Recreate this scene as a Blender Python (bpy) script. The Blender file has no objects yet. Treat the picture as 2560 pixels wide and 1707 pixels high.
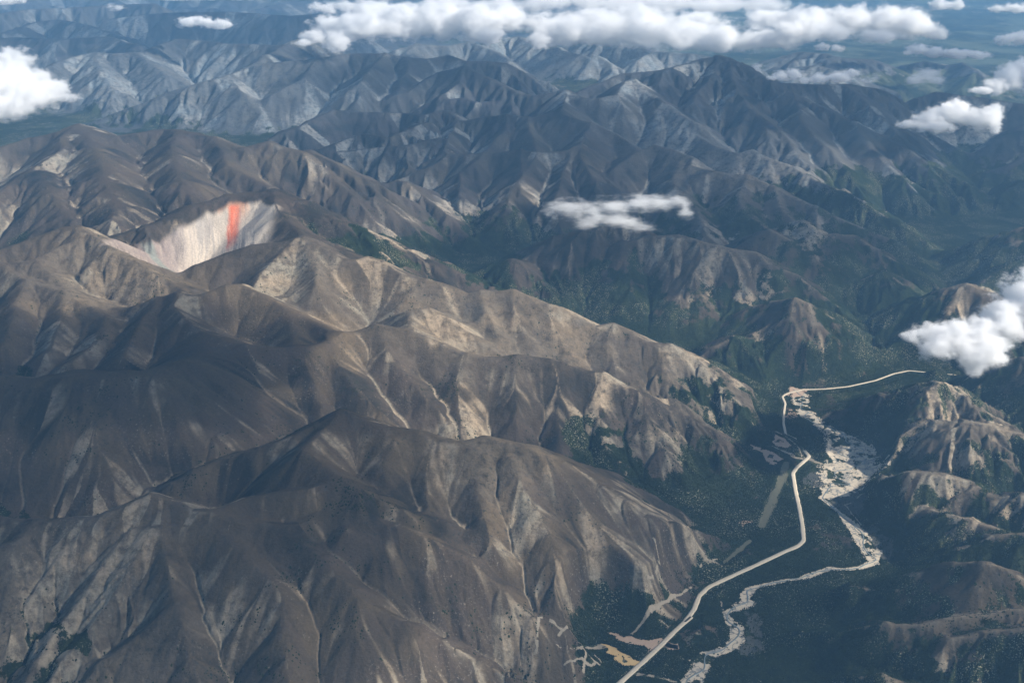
import bpy, bmesh, math, random
import numpy as np
from mathutils import Vector, noise as mnoise

# ------------------------------------------------------------------ camera, sky, sun, exposure
sc = bpy.context.scene
col = sc.collection
cd = bpy.data.cameras.new('camera'); cam = bpy.data.objects.new('camera', cd); col.objects.link(cam)
CAM_Z = 4200.0
cam.location = (0, 0, CAM_Z)
cam.rotation_euler = (math.radians(90 - 20.5), 0, 0)
cd.sensor_fit = 'HORIZONTAL'; cd.angle = math.radians(48); cd.clip_start = 10; cd.clip_end = 400000
sc.camera = cam
SUN_AZ, SUN_EL = math.radians(100), math.radians(35)      # clockwise from straight ahead (+Y)
sund = Vector((math.sin(SUN_AZ) * math.cos(SUN_EL), math.cos(SUN_AZ) * math.cos(SUN_EL), math.sin(SUN_EL)))
w = bpy.data.worlds.new('World'); sc.world = w; w.use_nodes = True
wn = w.node_tree.nodes; sky = wn.new('ShaderNodeTexSky'); sky.sky_type = 'NISHITA'; sky.sun_disc = False
sky.sun_elevation = SUN_EL; sky.sun_rotation = SUN_AZ; sky.altitude = 1500
bg = wn['Background']; bg.inputs['Strength'].default_value = 0.06
w.node_tree.links.new(sky.outputs[0], bg.inputs[0])
ld = bpy.data.lights.new('sun', 'SUN'); ld.energy = 5.0; ld.angle = math.radians(0.5); ld.color = (1.0, 0.93, 0.83)
sun = bpy.data.objects.new('sun', ld); col.objects.link(sun); sun.location = (0, 0, 9000)
sun.rotation_euler = sund.to_track_quat('Z', 'Y').to_euler()
sc.view_settings.view_transform = 'Standard'; sc.view_settings.look = 'None'
sc.view_settings.exposure = 0.72; sc.view_settings.gamma = 1.0
sc.cycles.use_denoising = True; sc.cycles.denoising_prefilter = 'ACCURATE'
sc.cycles.volume_bounces = 20; sc.cycles.max_bounces = 20; sc.cycles.volume_step_rate = .2
sc.cycles.use_adaptive_sampling = True

Q = 1.0      # terrain resolution factor

# ------------------------------------------------------------------ surveyed lines of the land (metres)
# ridge lines: (side slope, crest rounding, [(x, y, height), ...])
RIDGES = [
 (0.69,45,[(-3813,6260,720),(-3350,6279,720),(-3155,6258,705),(-2917,6199,690),(-2686,6123,670),(-2472,6124,680),(-2263,6117,700),(-2133,6117,710),(-1982,6108,710),(-1840,6090,705),(-1693,6053,700)]),
 (0.69,45,[(-3262,5839,620),(-2966,6015,680),(-2917,6199,690)]),
 (0.78,45,[(-2903,6191,700),(-2566,6205,740),(-2365,6268,790),(-2235,6321,830),(-2115,6289,810),(-1971,6227,770),(-1920,6214,775),(-1810,6179,765),(-1662,6140,755),(-1469,6092,730),(-1358,6088,730)]),
 (0.78,45,[(-1838,6217,765),(-1651,6318,800),(-1467,6350,820),(-1279,6373,840),(-1145,6435,850)]),
 (0.69,60,[(-1161,7156,1000),(-1310,7095,965),(-1451,6996,920),(-1683,6953,850),(-1880,6904,800),(-2068,6823,750),(-2204,6745,700),(-2312,6678,640)]),
 (0.78,50,[(-1161,7156,1000),(-1349,6710,950),(-1214,6593,910),(-1052,6459,870),(-945,6373,840),(-835,6366,790),(-687,6301,740),(-454,6327,650),(-293,6325,570),(-44,6221,440),(118,6209,360),(290,6186,275),(401,6099,210)]),
 (0.69,60,[(-1162,7156,1000),(-1065,7126,985),(-870,7029,950),(-644,7022,925),(-466,6964,890),(-322,6938,880),(-181,7012,890),(-47,6994,870),(86,6977,850),(228,6909,815),(304,6997,760),(434,6897,690),(586,6843,615),(736,6778,535),(885,6727,460),(1048,6776,375),(1213,6823,290)]),
 (0.78,45,[(-485,6922,870),(-555,6718,770),(-547,6576,700),(-521,6465,650)]),
 (0.78,45,[(-239,6871,850),(-237,6781,805),(-213,6600,720),(-170,6411,625),(-110,6206,525)]),
 (0.78,45,[(4,6840,820),(54,6727,765),(150,6483,640),(214,6312,550),(258,6163,475),(301,6033,415)]),
 (0.78,45,[(-787,6911,920),(-835,6755,840),(-788,6553,745)]),
 (0.63,45,[(179,6994,790),(375,6716,625),(565,6502,485),(746,6287,345),(924,6126,225)]),
 (0.78,45,[(-1358,6088,730),(-1248,6148,740),(-1122,6244,750),(-982,6244,750),(-1008,6224,740),(-723,6163,700),(-498,6120,640),(-274,6055,530),(-70,5932,415),(112,5808,305),(292,5745,210),(426,5701,145)]),
 (0.78,45,[(-1469,6092,730),(-1274,6017,710),(-1119,5892,670),(-1011,5739,610),(-913,5658,580),(-882,5602,555),(-630,5546,430),(-414,5520,325),(-196,5480,220),(-23,5440,135)]),
 (0.78,45,[(-992,6091,720),(-803,6011,620),(-561,5923,495),(-296,5837,360),(-23,5738,215),(156,5647,120)]),
 (0.78,45,[(-1790,6075,703),(-1572,5910,680),(-1378,5723,610),(-1280,5594,550),(-1273,5436,475),(-1230,5266,395),(-1185,5129,330),(-1124,4875,205)]),
 (0.78,25,[(-2133,6117,710),(-2007,5840,640),(-1910,5579,540),(-1840,5443,480),(-1758,5273,390),(-1681,5142,320),(-1552,4900,185)]),
 (0.78,25,[(-1908,5571,535),(-2079,5414,440),(-2226,5314,360),(-2310,5189,285),(-2408,4936,155)]),
 (0.78,25,[(-2304,6098,695),(-2395,5924,620),(-2468,5736,530),(-2552,5538,425),(-2625,5356,330),(-2686,5154,230)]),
 (0.78,25,[(-2640,6123,670),(-2701,5956,590),(-2765,5783,500),(-2841,5606,410),(-2927,5397,300)]),
 (0.78,25,[(-2184,6099,705),(-2234,5872,620),(-2300,5712,535),(-2372,5524,435),(-2469,5349,335),(-2533,5147,235)]),
 (0.69,220,[(-4285,7535,1050),(-3986,7596,1060),(-3676,7639,1060),(-3461,7649,1050),(-3247,7673,1070),(-2916,7673,1070),(-2603,7734,1075),(-2441,7954,1060),(-2399,8228,1040),(-2440,8621,1020)]),
 (0.63,90,[(-2441,7954,1060),(-2349,7703,980),(-2230,7498,865),(-2070,7338,760)]),
 (0.55,150,[(-3779,7625,1060),(-3661,7352,930),(-3561,7119,805),(-3488,6938,715)]),
 (0.55,150,[(-3142,7688,1070),(-2996,7416,960),(-2887,7178,835),(-2822,7019,755),(-2751,6832,655)]),
 (0.69,50,[(-3376,9360,1000),(-3194,9305,1060),(-2997,9321,1110),(-2830,9345,1150),(-2664,9304,1140),(-2558,9409,1150),(-2464,9466,1180),(-2366,9497,1170),(-2160,9385,1130),(-1859,9145,1060),(-1577,8959,990),(-1408,8865,950)]),
 (0.69,30,[(-2830,9345,1150),(-2844,9058,1130),(-2673,8836,1100),(-2489,8682,1050),(-2311,8535,1000),(-2260,8341,920),(-2211,8146,820),(-2016,7966,720)]),
 (0.69,45,[(-3008,9312,1110),(-3028,8754,1050),(-3019,8304,960)]),
 (0.69,45,[(-1841,9036,1030),(-1707,8599,950),(-1609,8333,820),(-1457,8069,675)]),
 (0.69,45,[(-2311,8535,1000),(-1994,8519,980),(-1640,8564,950),(-1482,8730,940),(-1408,8865,950)]),
 (0.69,45,[(-2108,8489,985),(-1939,8210,870),(-1816,8019,760)]),
 (0.6,50,[(-5198,9993,1150),(-4770,10332,1240),(-4559,10543,1300),(-4318,10701,1370),(-4185,10703,1380),(-4029,10542,1360),(-3746,10277,1300),(-3414,10083,1210),(-3169,9932,1140),(-3014,9847,1080),(-2865,9682,1040)]),
 (0.6,25,[(-4155,10616,1370),(-4100,10399,1310),(-4205,10286,1290),(-4372,10040,1230),(-4656,10044,1200),(-5060,9993,1150)]),
 (0.6,45,[(-4293,10016,1230),(-3963,9645,1130),(-3629,9429,1060),(-3402,9363,1010)]),
 (0.69,30,[(-5114,10120,1170),(-4642,10005,1190),(-4279,9671,1150),(-3882,9489,1110),(-3587,9235,1070),(-3379,9054,1010)]),
 (0.69,45,[(-4279,9671,1150),(-4159,9105,1060),(-4085,8642,960)]),
 (0.69,45,[(-3882,9489,1110),(-3725,9026,1020),(-3684,8574,920)]),
 (0.69,45,[(-3379,9054,1010),(-3336,8685,970),(-3438,8392,900)]),
 (0.6,40,[(-3137,10273,1020),(-2942,10378,1100),(-2708,10514,1170),(-2478,10614,1220),(-2179,10588,1250),(-1980,10626,1280),(-1827,10480,1250),(-1556,10268,1170)]),
 (0.6,25,[(-2034,10597,1270),(-2191,10250,1190),(-2294,10029,1110),(-2340,9823,1030)]),
 (0.6,25,[(-1980,10626,1280),(-1851,10250,1190),(-1757,9802,1080)]),
 (0.62,150,[(-4701,11204,1050),(-4086,11240,1120),(-3630,11305,1230),(-3275,11770,1330),(-2994,11967,1390),(-2564,12015,1420),(-2312,11774,1370),(-2034,11507,1290),(-1796,11466,1220),(-1555,11410,1130),(-1544,11521,1080),(-1149,11472,930),(-879,11420,830),(-594,11360,700),(-278,11331,560)]),
 (0.6,45,[(-2564,12015,1420),(-2330,11269,1350),(-1980,10702,1240),(-1714,10863,1150),(-1564,10627,1110)]),
 (0.6,90,[(-7235,14047,1400),(-6453,14434,1420),(-6200,14791,1470),(-5814,14840,1540),(-5635,14970,1600),(-5395,14782,1570),(-5037,14571,1530),(-4811,14786,1530),(-4561,14950,1550),(-4121,14785,1540),(-3806,14682,1490),(-3348,14339,1390),(-3050,14257,1310),(-2772,14305,1310),(-2599,14544,1340),(-2303,14360,1260),(-1982,14061,1130),(-1968,13751,990)]),
 (0.6,40,[(-5635,14970,1600),(-5678,14466,1530),(-5486,13877,1490),(-5588,13200,1390),(-5683,12540,1290),(-5940,11942,1180)]),
 (0.55,150,[(-5608,14892,1590),(-4940,13637,1500),(-4493,12568,1370),(-4157,11783,1220)]),
 (0.6,120,[(-4340,14867,1545),(-4105,13839,1460),(-3772,12903,1330),(-3443,12380,1190)]),
 (0.6,45,[(-3806,14682,1490),(-3397,13697,1340),(-2859,13250,1180),(-2375,12989,1060)]),
 (0.55,100,[(-5447,13069,1400),(-5105,12497,1300),(-4767,11942,1180)]),
 (0.6,45,[(-2599,14544,1340),(-2251,13969,1150),(-1921,13548,1000)]),
 (0.6,40,[(-3425,14339,1390),(-3299,14483,1430),(-3109,14517,1470),(-2875,14383,1420),(-2649,14290,1390)]),
 (0.6,50,[(-7313,20239,760),(-6750,20489,960),(-6116,20721,1180),(-5717,20799,1290),(-5358,20928,1380),(-5169,21184,1400),(-4963,21788,1460),(-4765,22972,1560),(-4687,24183,1620)]),
 (0.6,45,[(-5169,21184,1400),(-4663,20312,1200),(-4322,19868,980),(-4177,19615,840)]),
 (0.6,45,[(-4765,22972,1560),(-4155,21225,1340),(-3761,20317,1120)]),
 (0.6,90,[(-10627,22264,1200),(-9199,22376,1300),(-9128,22976,1340),(-8900,23885,1440),(-8565,24196,1490),(-8098,24013,1480),(-7839,24381,1460),(-7430,23837,1400),(-6667,22697,1200)]),
 (0.6,100,[(-8522,24067,1480),(-7937,22530,1280),(-7405,21710,1050),(-6978,21438,810)]),
 (0.6,120,[(-14325,30382,1150),(-13110,30334,1250),(-12876,32322,1400),(-12417,32441,1430),(-11664,31840,1410),(-10782,31012,1320),(-9859,29960,1230)]),
 (0.6,100,[(-12863,28038,1350),(-11779,28067,1400),(-10498,27547,1400),(-9487,27741,1450),(-8319,26245,1400)]),
 (0.6,60,[(-7731,24333,1450),(-7506,24676,1530),(-7253,25540,1620),(-6729,25422,1600),(-6138,25001,1580),(-5417,24662,1600),(-4687,24183,1620),(-4440,25542,1700)]),
 (0.6,80,[(-11159,32792,1400),(-10387,33064,1500),(-9536,33082,1560),(-7860,33192,1580),(-5958,32086,1560),(-5169,32330,1600)]),
 (0.6,80,[(-14956,33775,1400),(-14197,35198,1500),(-13047,35774,1500),(-11832,36298,1550),(-10785,35917,1600)]),
 (0.6,40,[(-4748,21735,1550),(-3605,21709,1650),(-3093,22121,1700),(-2374,22121,1700),(-1924,21875,1650),(-1589,21964,1620),(-1202,22225,1660),(-868,21780,1600),(-499,21780,1600),(-74,21767,1560),(213,22060,1355),(638,21697,1080)]),
 (0.6,30,[(-2374,22121,1700),(-2547,21072,1550),(-2662,20389,1400),(-2592,19961,1200)]),
 (0.6,30,[(-3605,21709,1650),(-3744,20779,1400),(-4211,20312,1200),(-4393,20737,975)]),
 (0.6,30,[(-1956,21913,1640),(-1930,21218,1450),(-1994,20332,1250)]),
 (0.6,30,[(-2106,20094,1180),(-1803,20306,1280),(-1299,20885,1520),(-825,20672,1640),(-467,20276,1520),(-68,19829,1400),(190,19518,1330),(496,19432,1330),(778,19472,1400),(897,19281,1410)]),
 (0.6,30,[(-825,20672,1640),(-915,20171,1430),(-1230,19628,1250)]),
 (0.6,30,[(62,19711,1340),(-66,19291,1200)]),
 (0.6,40,[(-1222,19449,1150),(-1074,19591,1230),(-843,19628,1250),(-578,19407,1220),(-67,19537,1200)]),
 (0.6,25,[(-825,17981,1120),(-418,17950,1220),(-84,17729,1280),(288,17510,1270),(521,17566,1330),(748,17471,1380),(876,17227,1340),(1186,17058,1260),(1515,16890,1150),(1769,16458,1030)]),
 (0.6,25,[(884,19281,1410),(863,18770,1330),(748,17471,1380)]),
 (0.6,25,[(1164,17058,1260),(1008,16279,1130),(970,15586,1030),(1107,14926,880)]),
 (0.6,25,[(-84,17729,1280),(-106,17255,1130),(-346,16590,960)]),
 (0.6,25,[(-826,18003,1140),(-987,16528,950)]),
 (0.6,25,[(218,17510,1270),(300,16795,1100),(379,16264,980)]),
 (0.6,40,[(-3396,17294,1100),(-2852,18351,1250),(-2462,18326,1230),(-1691,18362,1200),(-1340,18215,1200),(-1093,18537,1220),(-912,18312,1160)]),
 (0.6,40,[(-2841,16642,950),(-2244,17278,1080),(-1810,17066,1050),(-1361,17806,1150)]),
 (0.6,40,[(-2625,16668,900),(-2075,16757,950),(-1511,16731,1000),(-1083,17066,1050)]),
 (0.6,40,[(897,19281,1410),(1175,18830,1370),(1418,18763,1380),(1719,18823,1420),(1917,19406,1560),(2046,19554,1560),(2305,18958,1400),(2545,18465,1280),(2798,17944,1150)]),
 (0.6,45,[(2046,19554,1560),(2257,18963,1350),(2338,18098,1100)]),
 (0.6,50,[(1063,19518,1330),(1500,19931,1450),(1928,20369,1560),(2583,20308,1620),(3004,20497,1680),(2601,20050,1640),(3228,20775,1720),(3658,20948,1790),(3824,20800,1770),(4103,20230,1630),(4386,19774,1510),(4634,19714,1480),(5181,19818,1440),(5767,20055,1420),(6296,20034,1340),(6583,19604,1100)]),
 (0.6,40,[(3658,20948,1790),(3469,20061,1600),(3147,19438,1430),(2916,18840,1270)]),
 (0.6,40,[(3804,20524,1750),(3710,19160,1420),(3866,18337,1180),(3973,17608,950)]),
 (0.6,50,[(4386,19774,1510),(4679,19297,1350),(5095,18878,1190),(5472,18389,1050),(5821,17879,900),(6214,17193,680),(6718,16904,440)]),
 (0.6,45,[(4679,19297,1350),(4545,18098,1100),(4737,17358,880),(4952,16783,650)]),
 (0.6,45,[(5472,18389,1050),(5457,17410,800),(5733,16718,550),(6132,16492,350)]),
 (0.6,45,[(3890,18475,1230),(4208,17608,950),(4281,16851,750)]),
 (0.6,45,[(5737,19941,1410),(5909,19098,1180),(6055,18267,950)]),
 (0.6,30,[(2112,18971,1200),(2402,18238,1100),(2717,17873,1020),(3021,17089,920),(3298,16718,890),(3528,16761,920),(3730,16422,860),(3998,16131,810),(4168,15651,740),(4348,15356,700),(4575,15026,630),(4855,14548,480),(5277,14245,260)]),
 (0.6,45,[(3528,16761,920),(3617,16379,780),(3660,16031,700)]),
 (0.6,30,[(1377,15410,930),(1718,15968,1060),(1988,16107,1130),(2181,15932,1110),(2451,15542,1060),(2389,15276,1000),(2788,15075,960),(3116,14977,930),(3375,14743,860),(3692,14354,750),(4021,14077,640),(4355,13858,520),(4687,13666,420),(4966,13295,200)]),
 (0.6,45,[(3116,14977,930),(2916,14394,800),(2893,13919,680),(3128,13635,560)]),
 (0.6,20,[(3406,14698,860),(3397,14232,700),(3511,13928,580)]),
 (0.6,45,[(2272,15479,1010),(2118,14877,850),(2312,14232,700),(2340,13630,600)]),
 (0.6,20,[(3873,14273,690),(3762,13781,560),(3866,13558,450)]),
 (0.6,25,[(-1579,15465,760),(-1117,15805,900),(-916,16054,1000),(-376,15961,1040),(136,15925,1090),(368,15809,1070),(797,15921,1080),(1001,16156,1110)]),
 (0.6,20,[(136,15925,1090),(111,15263,930),(126,14564,760)]),
 (0.6,20,[(368,15809,1070),(48,14877,850),(-89,14232,700)]),
 (0.6,20,[(-376,15961,1040),(-676,15399,880),(-690,14691,730)]),
 (0.6,20,[(888,16035,1090),(732,15365,950),(576,14437,750)]),
 (0.6,25,[(-2757,14836,900),(-2114,14522,900),(-1877,14522,920),(-1666,14566,900),(-1481,14701,930),(-1338,14655,920),(-1125,14394,800),(-818,14077,640),(-578,13754,470)]),
 (0.6,20,[(-1867,14522,920),(-1652,14025,790),(-1404,13769,660)]),
 (0.6,20,[(-1951,14478,900),(-1910,13948,770),(-1887,13411,620)]),
 (0.6,20,[(-1365,14437,750),(-1286,13925,620)]),
 (0.6,45,[(-524,11905,480),(-210,12023,600),(7,11958,680),(205,11885,590),(365,11680,465),(524,11553,370)]),
 (0.6,30,[(456,11954,430),(744,12082,565),(965,12165,680),(1217,12207,790),(1472,12251,830),(1731,12305,850),(1772,12242,850),(1882,12163,785),(1970,11921,665)]),
 (0.6,45,[(1217,12207,790),(1241,11866,630),(1266,11565,485)]),
 (0.6,40,[(210,12260,635),(470,12489,800),(809,12454,880),(1156,12532,930),(1492,12454,880)]),
 (0.6,45,[(1559,12278,840),(1685,11866,630),(1739,11608,505)]),
 (0.6,35,[(1842,12269,860),(2062,12054,850),(2308,12018,800),(2634,11978,760),(2759,11756,680),(2994,11684,600),(3197,11476,480),(3398,11281,360),(3596,11094,225),(3807,10967,105)]),
 (0.6,45,[(2677,11837,690),(2480,11605,540),(2379,11366,415)]),
 (0.6,45,[(2217,11978,820),(1933,11652,610),(1742,11377,445)]),
 (0.55,45,[(2292,11790,430),(2113,11678,380),(1767,11507,300)]),
 (0.6,30,[(3308,12784,900),(3384,12571,840),(3513,12522,800),(3882,12599,770),(4073,12446,670),(4251,12318,565),(4566,12177,395),(4965,12494,150)]),
 (0.6,20,[(3616,12522,800),(3411,12260,635),(3333,12041,525)]),
 (0.6,45,[(2926,12604,840),(3120,12441,760),(3249,12304,675),(3345,12107,575)]),
 (0.6,30,[(2469,11035,460),(2611,10997,530),(2808,10814,610),(2940,10781,570),(3151,10675,455),(3346,10521,335),(3548,10404,220)]),
 (0.6,25,[(2808,10814,610),(2719,10575,490)]),
 (0.6,25,[(2931,10740,560),(2930,10510,450)]),
 (0.6,25,[(3495,11686,300),(3767,11890,450),(4014,11926,560),(4196,11781,450),(4388,11622,330)]),
 (0.6,50,[(1666,10179,150),(1948,10345,290),(2150,10432,360),(2355,10382,260),(2540,10163,125),(2648,9962,20)]),
 (0.6,30,[(-2099,9687,960),(-1802,9962,1000),(-1621,10190,1090),(-1661,10173,1110),(-1533,10286,1150),(-1353,10345,1180),(-1219,10286,1150),(-1022,10126,1080),(-810,10098,1030),(-668,10068,1010),(-414,9988,930),(-303,10018,945),(-162,10018,945),(6,10035,950),(132,9998,915),(214,9926,880),(423,9900,830),(545,9805,760),(750,9746,705),(902,9759,715),(1059,9661,680),(1189,9574,625),(1392,9555,600),(1590,9469,520),(1654,9364,460),(1819,9187,345),(1958,9041,250),(2091,8882,150)]),
 (0.6,30,[(-810,10088,1030),(-932,9847,950),(-1027,9656,870)]),
 (0.6,25,[(-877,9171,900),(-873,9465,950),(-733,9547,950),(-582,9475,890),(-366,9348,780),(-125,9144,660)]),
 (0.6,25,[(6,10026,950),(47,9743,840),(113,9487,715),(151,9274,610)]),
 (0.6,25,[(-302,10005,945),(-241,9714,850),(-115,9458,740)]),
 (0.6,25,[(311,9884,850),(347,9669,750),(461,9398,605)]),
 (0.6,30,[(901,9746,715),(845,9522,630),(895,9274,510),(1017,9122,415)]),
 (0.6,25,[(1392,9555,600),(1302,9337,485),(1184,9064,340)]),
 (0.6,25,[(1584,9539,500),(1500,9278,365),(1409,9053,245)]),
 (0.6,25,[(1797,9282,320),(1744,9087,230),(1809,8895,130)]),
 (0.69,60,[(-1511,8829,930),(-1300,8948,940),(-1120,9042,960),(-967,9041,940),(-864,9031,930),(-603,8908,860),(-411,8835,800),(-221,8782,780),(-33,8780,785),(93,8791,790),(281,8774,770),(531,8729,700),(717,8703,670),(1021,8579,560),(1266,8514,440),(1460,8514,345),(1434,8336,265),(1631,8229,155)]),
 (0.69,45,[(-1120,9042,960),(-1028,8731,860),(-862,8506,750),(-667,8298,640),(-490,8075,505)]),
 (0.69,45,[(-372,8813,795),(-424,8516,680),(-414,8242,560),(-361,8073,480)]),
 (0.69,45,[(30,8779,788),(29,8453,640),(29,8172,500)]),
 (0.69,45,[(406,8755,730),(347,8438,580),(383,8063,420)]),
 (0.69,45,[(717,8703,670),(688,8412,525),(715,8062,355)]),
 (0.63,45,[(1021,8579,560),(1059,8316,435),(1155,8051,295),(1153,8030,285)]),
 (0.69,45,[(-1511,8829,930),(-1366,8470,830),(-1220,8239,730),(-1028,8071,610)]),
 (0.6,45,[(3047,9035,224),(3266,9061,327),(3441,9028,412),(3560,8912,494),(3657,8883,459),(3820,8810,379),(3860,8734,343),(4061,8576,276)]),
 (0.6,30,[(3560,8912,494),(3468,8716,392),(3392,8576,317)]),
 (0.6,30,[(3820,8810,379),(3745,8646,299)]),
 (1,45,[(4424,9548,470),(4523,9469,520),(4990,9478,560)]),
 (0.6,30,[(4681,9380,540),(4459,8975,420),(4300,8768,300)]),
 (0.6,60,[(2867,8507,129),(3107,8518,248),(3313,8430,356),(3579,8252,448),(3715,8221,425),(3885,8183,390),(3995,8150,379),(4358,8046,402)]),
 (0.6,30,[(3386,8371,390),(3312,8190,294),(3266,8024,209)]),
 (0.6,40,[(3715,8221,425),(3726,8069,352),(3738,7925,284)]),
 (0.6,45,[(3787,11815,55),(3922,11188,375),(4266,11108,550),(4474,11076,650),(4575,11028,680),(4748,10982,640),(4886,10919,580),(5147,10799,540),(5547,10671,520)]),
 (0.6,45,[(4575,11028,680),(4305,10758,490),(4114,10647,385)]),
 (0.6,45,[(4815,10938,590),(4626,10575,395),(4353,10378,230)]),
 (0.6,45,[(5299,10799,540),(5042,10480,350),(4847,10324,235)]),
 (0.6,45,[(5410,14032,180),(5680,13782,350),(5973,13625,510),(6189,13501,620),(6748,13365,750)]),
 (0.6,45,[(5240,13270,150),(5592,13281,300),(5842,13261,420),(6096,13241,520)]),
 (0.6,45,[(5098,12185,250),(5460,12496,350),(5742,12585,450),(6061,12552,550)]),
 (0.6,45,[(6823,16469,150),(7192,16608,300),(7615,16859,450),(8439,17002,650)]),
 (0.6,45,[(7441,17857,350),(7828,17960,450),(8261,18183,600),(9066,18421,800)]),
 (0.6,60,[(6662,20236,1000),(7063,20293,1150),(7410,20332,1250),(7832,20223,1200),(8265,20293,1150),(8796,19934,1100),(9560,19604,1100)]),
 (0.6,45,[(7470,18638,510),(7954,18691,750),(8426,18972,900),(9170,19275,1000)]),
 (0.6,45,[(6727,19557,850),(7059,18962,700),(7436,18537,480)]),
 (0.6,30,[(-2746,27262,1188),(-2267,27944,1254),(-1542,27922,1221),(-1012,28308,1287),(-451,27561,1155),(-55,26614,1023)]),
 (0.6,30,[(-571,28282,1254),(-322,29013,1353),(-97,28869,1320),(202,28869,1320),(793,27235,1122),(1284,26317,924),(1786,26003,629)]),
 (0.6,30,[(202,28869,1320),(874,27631,1287),(1134,26964,1221),(1777,26064,1155),(1921,26186,1174),(2198,25786,1056),(2227,25277,924)]),
 (0.6,30,[(1921,26186,1174),(1695,25771,959),(1889,26500,595)]),
 (0.6,30,[(1250,29899,1386),(2263,28031,1386),(3199,26665,1254),(4028,26359,1221),(4846,25785,1122),(5308,25525,990)]),
 (0.6,30,[(3199,26665,1254),(2767,25785,1122),(2574,25452,934)]),
 (0.6,30,[(-2267,27944,1254),(-2437,26943,1155)]),
 (0.35,45,[(7041,28636,1000),(7399,27872,1050),(7638,27391,1000),(8394,27519,950)]),
 (0.5,45,[(6182,25707,1000),(6540,25162,1100),(6939,24795,1050),(7854,25016,700)]),
 (0.6,45,[(10533,28409,700),(10648,27767,850),(10534,26496,800),(10821,26279,625)]),
 (0.5,45,[(9407,28920,600),(9990,28482,800),(10383,28003,750)]),
 (0.78,50,[(2662,7757,150),(2797,7702,238),(2944,7533,365),(3154,7466,381),(3302,7406,349),(3381,7307,301),(3457,7233,317),(3583,7163,381),(3871,7012,476)]),
 (0.78,45,[(3335,7341,333),(3096,7247,222),(2902,7272,95),(2762,7323,16)]),
 (0.78,40,[(2748,7476,70),(2916,7349,190),(3024,7068,285),(3119,6906,317),(3300,6715,333)]),
 (0.78,30,[(3119,6906,317),(2966,6883,222),(2782,6912,107),(2658,6923,28)]),
 (0.78,25,[(2586,6823,16),(2802,6684,161),(2976,6642,270),(3157,6621,365),(3327,6561,412),(3620,6479,508)]),
 (0.78,40,[(2008,6341,74),(2171,6294,174),(2268,6258,174),(2404,6115,279),(2545,6147,371),(2699,6087,476),(2836,5982,539),(2922,5960,523),(3054,5923,460),(3318,5799,444)]),
 (0.78,45,[(2816,5978,539),(2761,5871,450),(2688,5766,359)]),
 (0.78,30,[(1555,6020,7),(1765,5943,95),(2015,5859,159),(2202,5735,285),(2382,5648,333),(2600,5657,381),(2927,5619,460),(3207,5581,508)]),
 (0.78,25,[(2202,5735,285),(2093,5669,201),(1989,5586,111)]),
 (0.78,30,[(2234,5454,167),(2350,5522,254),(2501,5492,349),(2659,5476,412),(2841,5417,476)]),
 (0.78,40,[(1709,5494,32),(1971,5388,174),(2063,5343,222),(2153,5296,206),(2390,5146,238)]),
]
FLOOR = [(1190,5813,0),(2085,7263,0),(2868,9973,0),(3760,10531,10),(4698,11042,60),(4555,12543,60),(6598,16754,80),(8921,20913,200),(10861,24979,250),(-8201,18962,700),(-6375,20491,690),(-4423,19016,690),(-8500,21082,700),(1399,25140,650),(11606,33089,250),(18288,43031,150),(13674,42500,200),(23788,56427,150),(-1106,49024,500),(-13171,47941,700),(-19332,49615,700),(212,12240,250),(882,12012,200),(-368,15303,330),(-964,14813,350),(2406,11395,100),(3874,12643,120),(-4847,10561,400),(-3451,11577,650),(-4294,13718,750),(-3636,8148,380),(-3209,6762,400),(-1603,5434,100),(-2677,5500,50),(-157,5578,0),(-579,8290,260),(36,10535,250),(600,9862,200),(-571,6396,50),(-2337,10769,550),(-1721,9895,550),(-3209,5529,100),(2988,5730,60)]
ROAD_SOUTH = [(450,5318,0,0),(626,5567,0,0),(749,5723,0,0),(889,5905,0,0),(1026,6096,0,0),(1146,6246,0,0),(1084,6170,0,0),(1168,6314,0,0),(1226,6473,0,0),(1304,6579,0,0),(1432,6676,0,0),(1672,6850,0,0),(1861,6994,0,0),(2027,7110,0,0),(2078,7177,0,0),(2116,7373,0,0),(2158,7648,0,0),(2191,7916,0,0),(2239,8226,0,0),(2300,8334,0,0),(2446,8528,0,0),(2430,8643,0,0)]
ROAD_NORTH = [(2404,8837,0,0),(2346,8943,0,0),(2376,9179,0,0),(2431,9409,0,0),(2489,9614,0,0),(2496,9772,0,0),(2552,9844,0,0),(2716,9936,0,0),(2935,9954,0,0),(3166,10010,0,0),(3471,10161,0,0),(3700,10335,0,0),(3875,10415,0,0),(4078,10355,0,0),(4310,10296,0,0),(4443,10257,0,0)]
RIVER = [(2648,9954,0,37),(2667,9790,0,65.8),(2631,9579,0,54.6),(2624,9375,0,63.5),(2671,9179,0,47.3),(2772,9052,0,38.6),(2831,8928,0,46.5),(2881,8777,0,81),(2878,8630,0,120),(2816,8731,0,141),(2794,8557,0,171.9),(2752,8361,0,194.7),(2632,8146,0,146),(2524,7966,0,112),(2409,7841,0,30.7),(2357,7822,0,12.2),(2401,7720,0,12.1),(2444,7578,0,15.6),(2475,7440,0,35.5),(2498,7285,0,49),(2506,7156,0,55.4),(2517,7010,0,51.2),(2492,6889,0,33.7),(2388,6820,0,17.8),(2268,6801,0,8.8),(2166,6810,0,17.7),(2104,6772,0,17.6),(1996,6714,0,21.7),(1926,6676,0,10.8),(1841,6666,0,10.8),(1774,6638,0,17.2),(1641,6592,0,10.6),(1571,6546,0,31.7),(1511,6437,0,31.3),(1522,6393,0,37.4),(1419,6314,0,20.5),(1363,6280,0,12.3),(1375,6178,0,26.3),(1408,6096,0,38.1),(1381,5999,0,35.7),(1338,5920,0,33.4),(1244,5858,0,27.3),(1174,5828,0,36.8),(1123,5738,0,46),(1083,5650,0,52.1),(1044,5567,0,56.3),(986,5411,0,64.5)]
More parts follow.
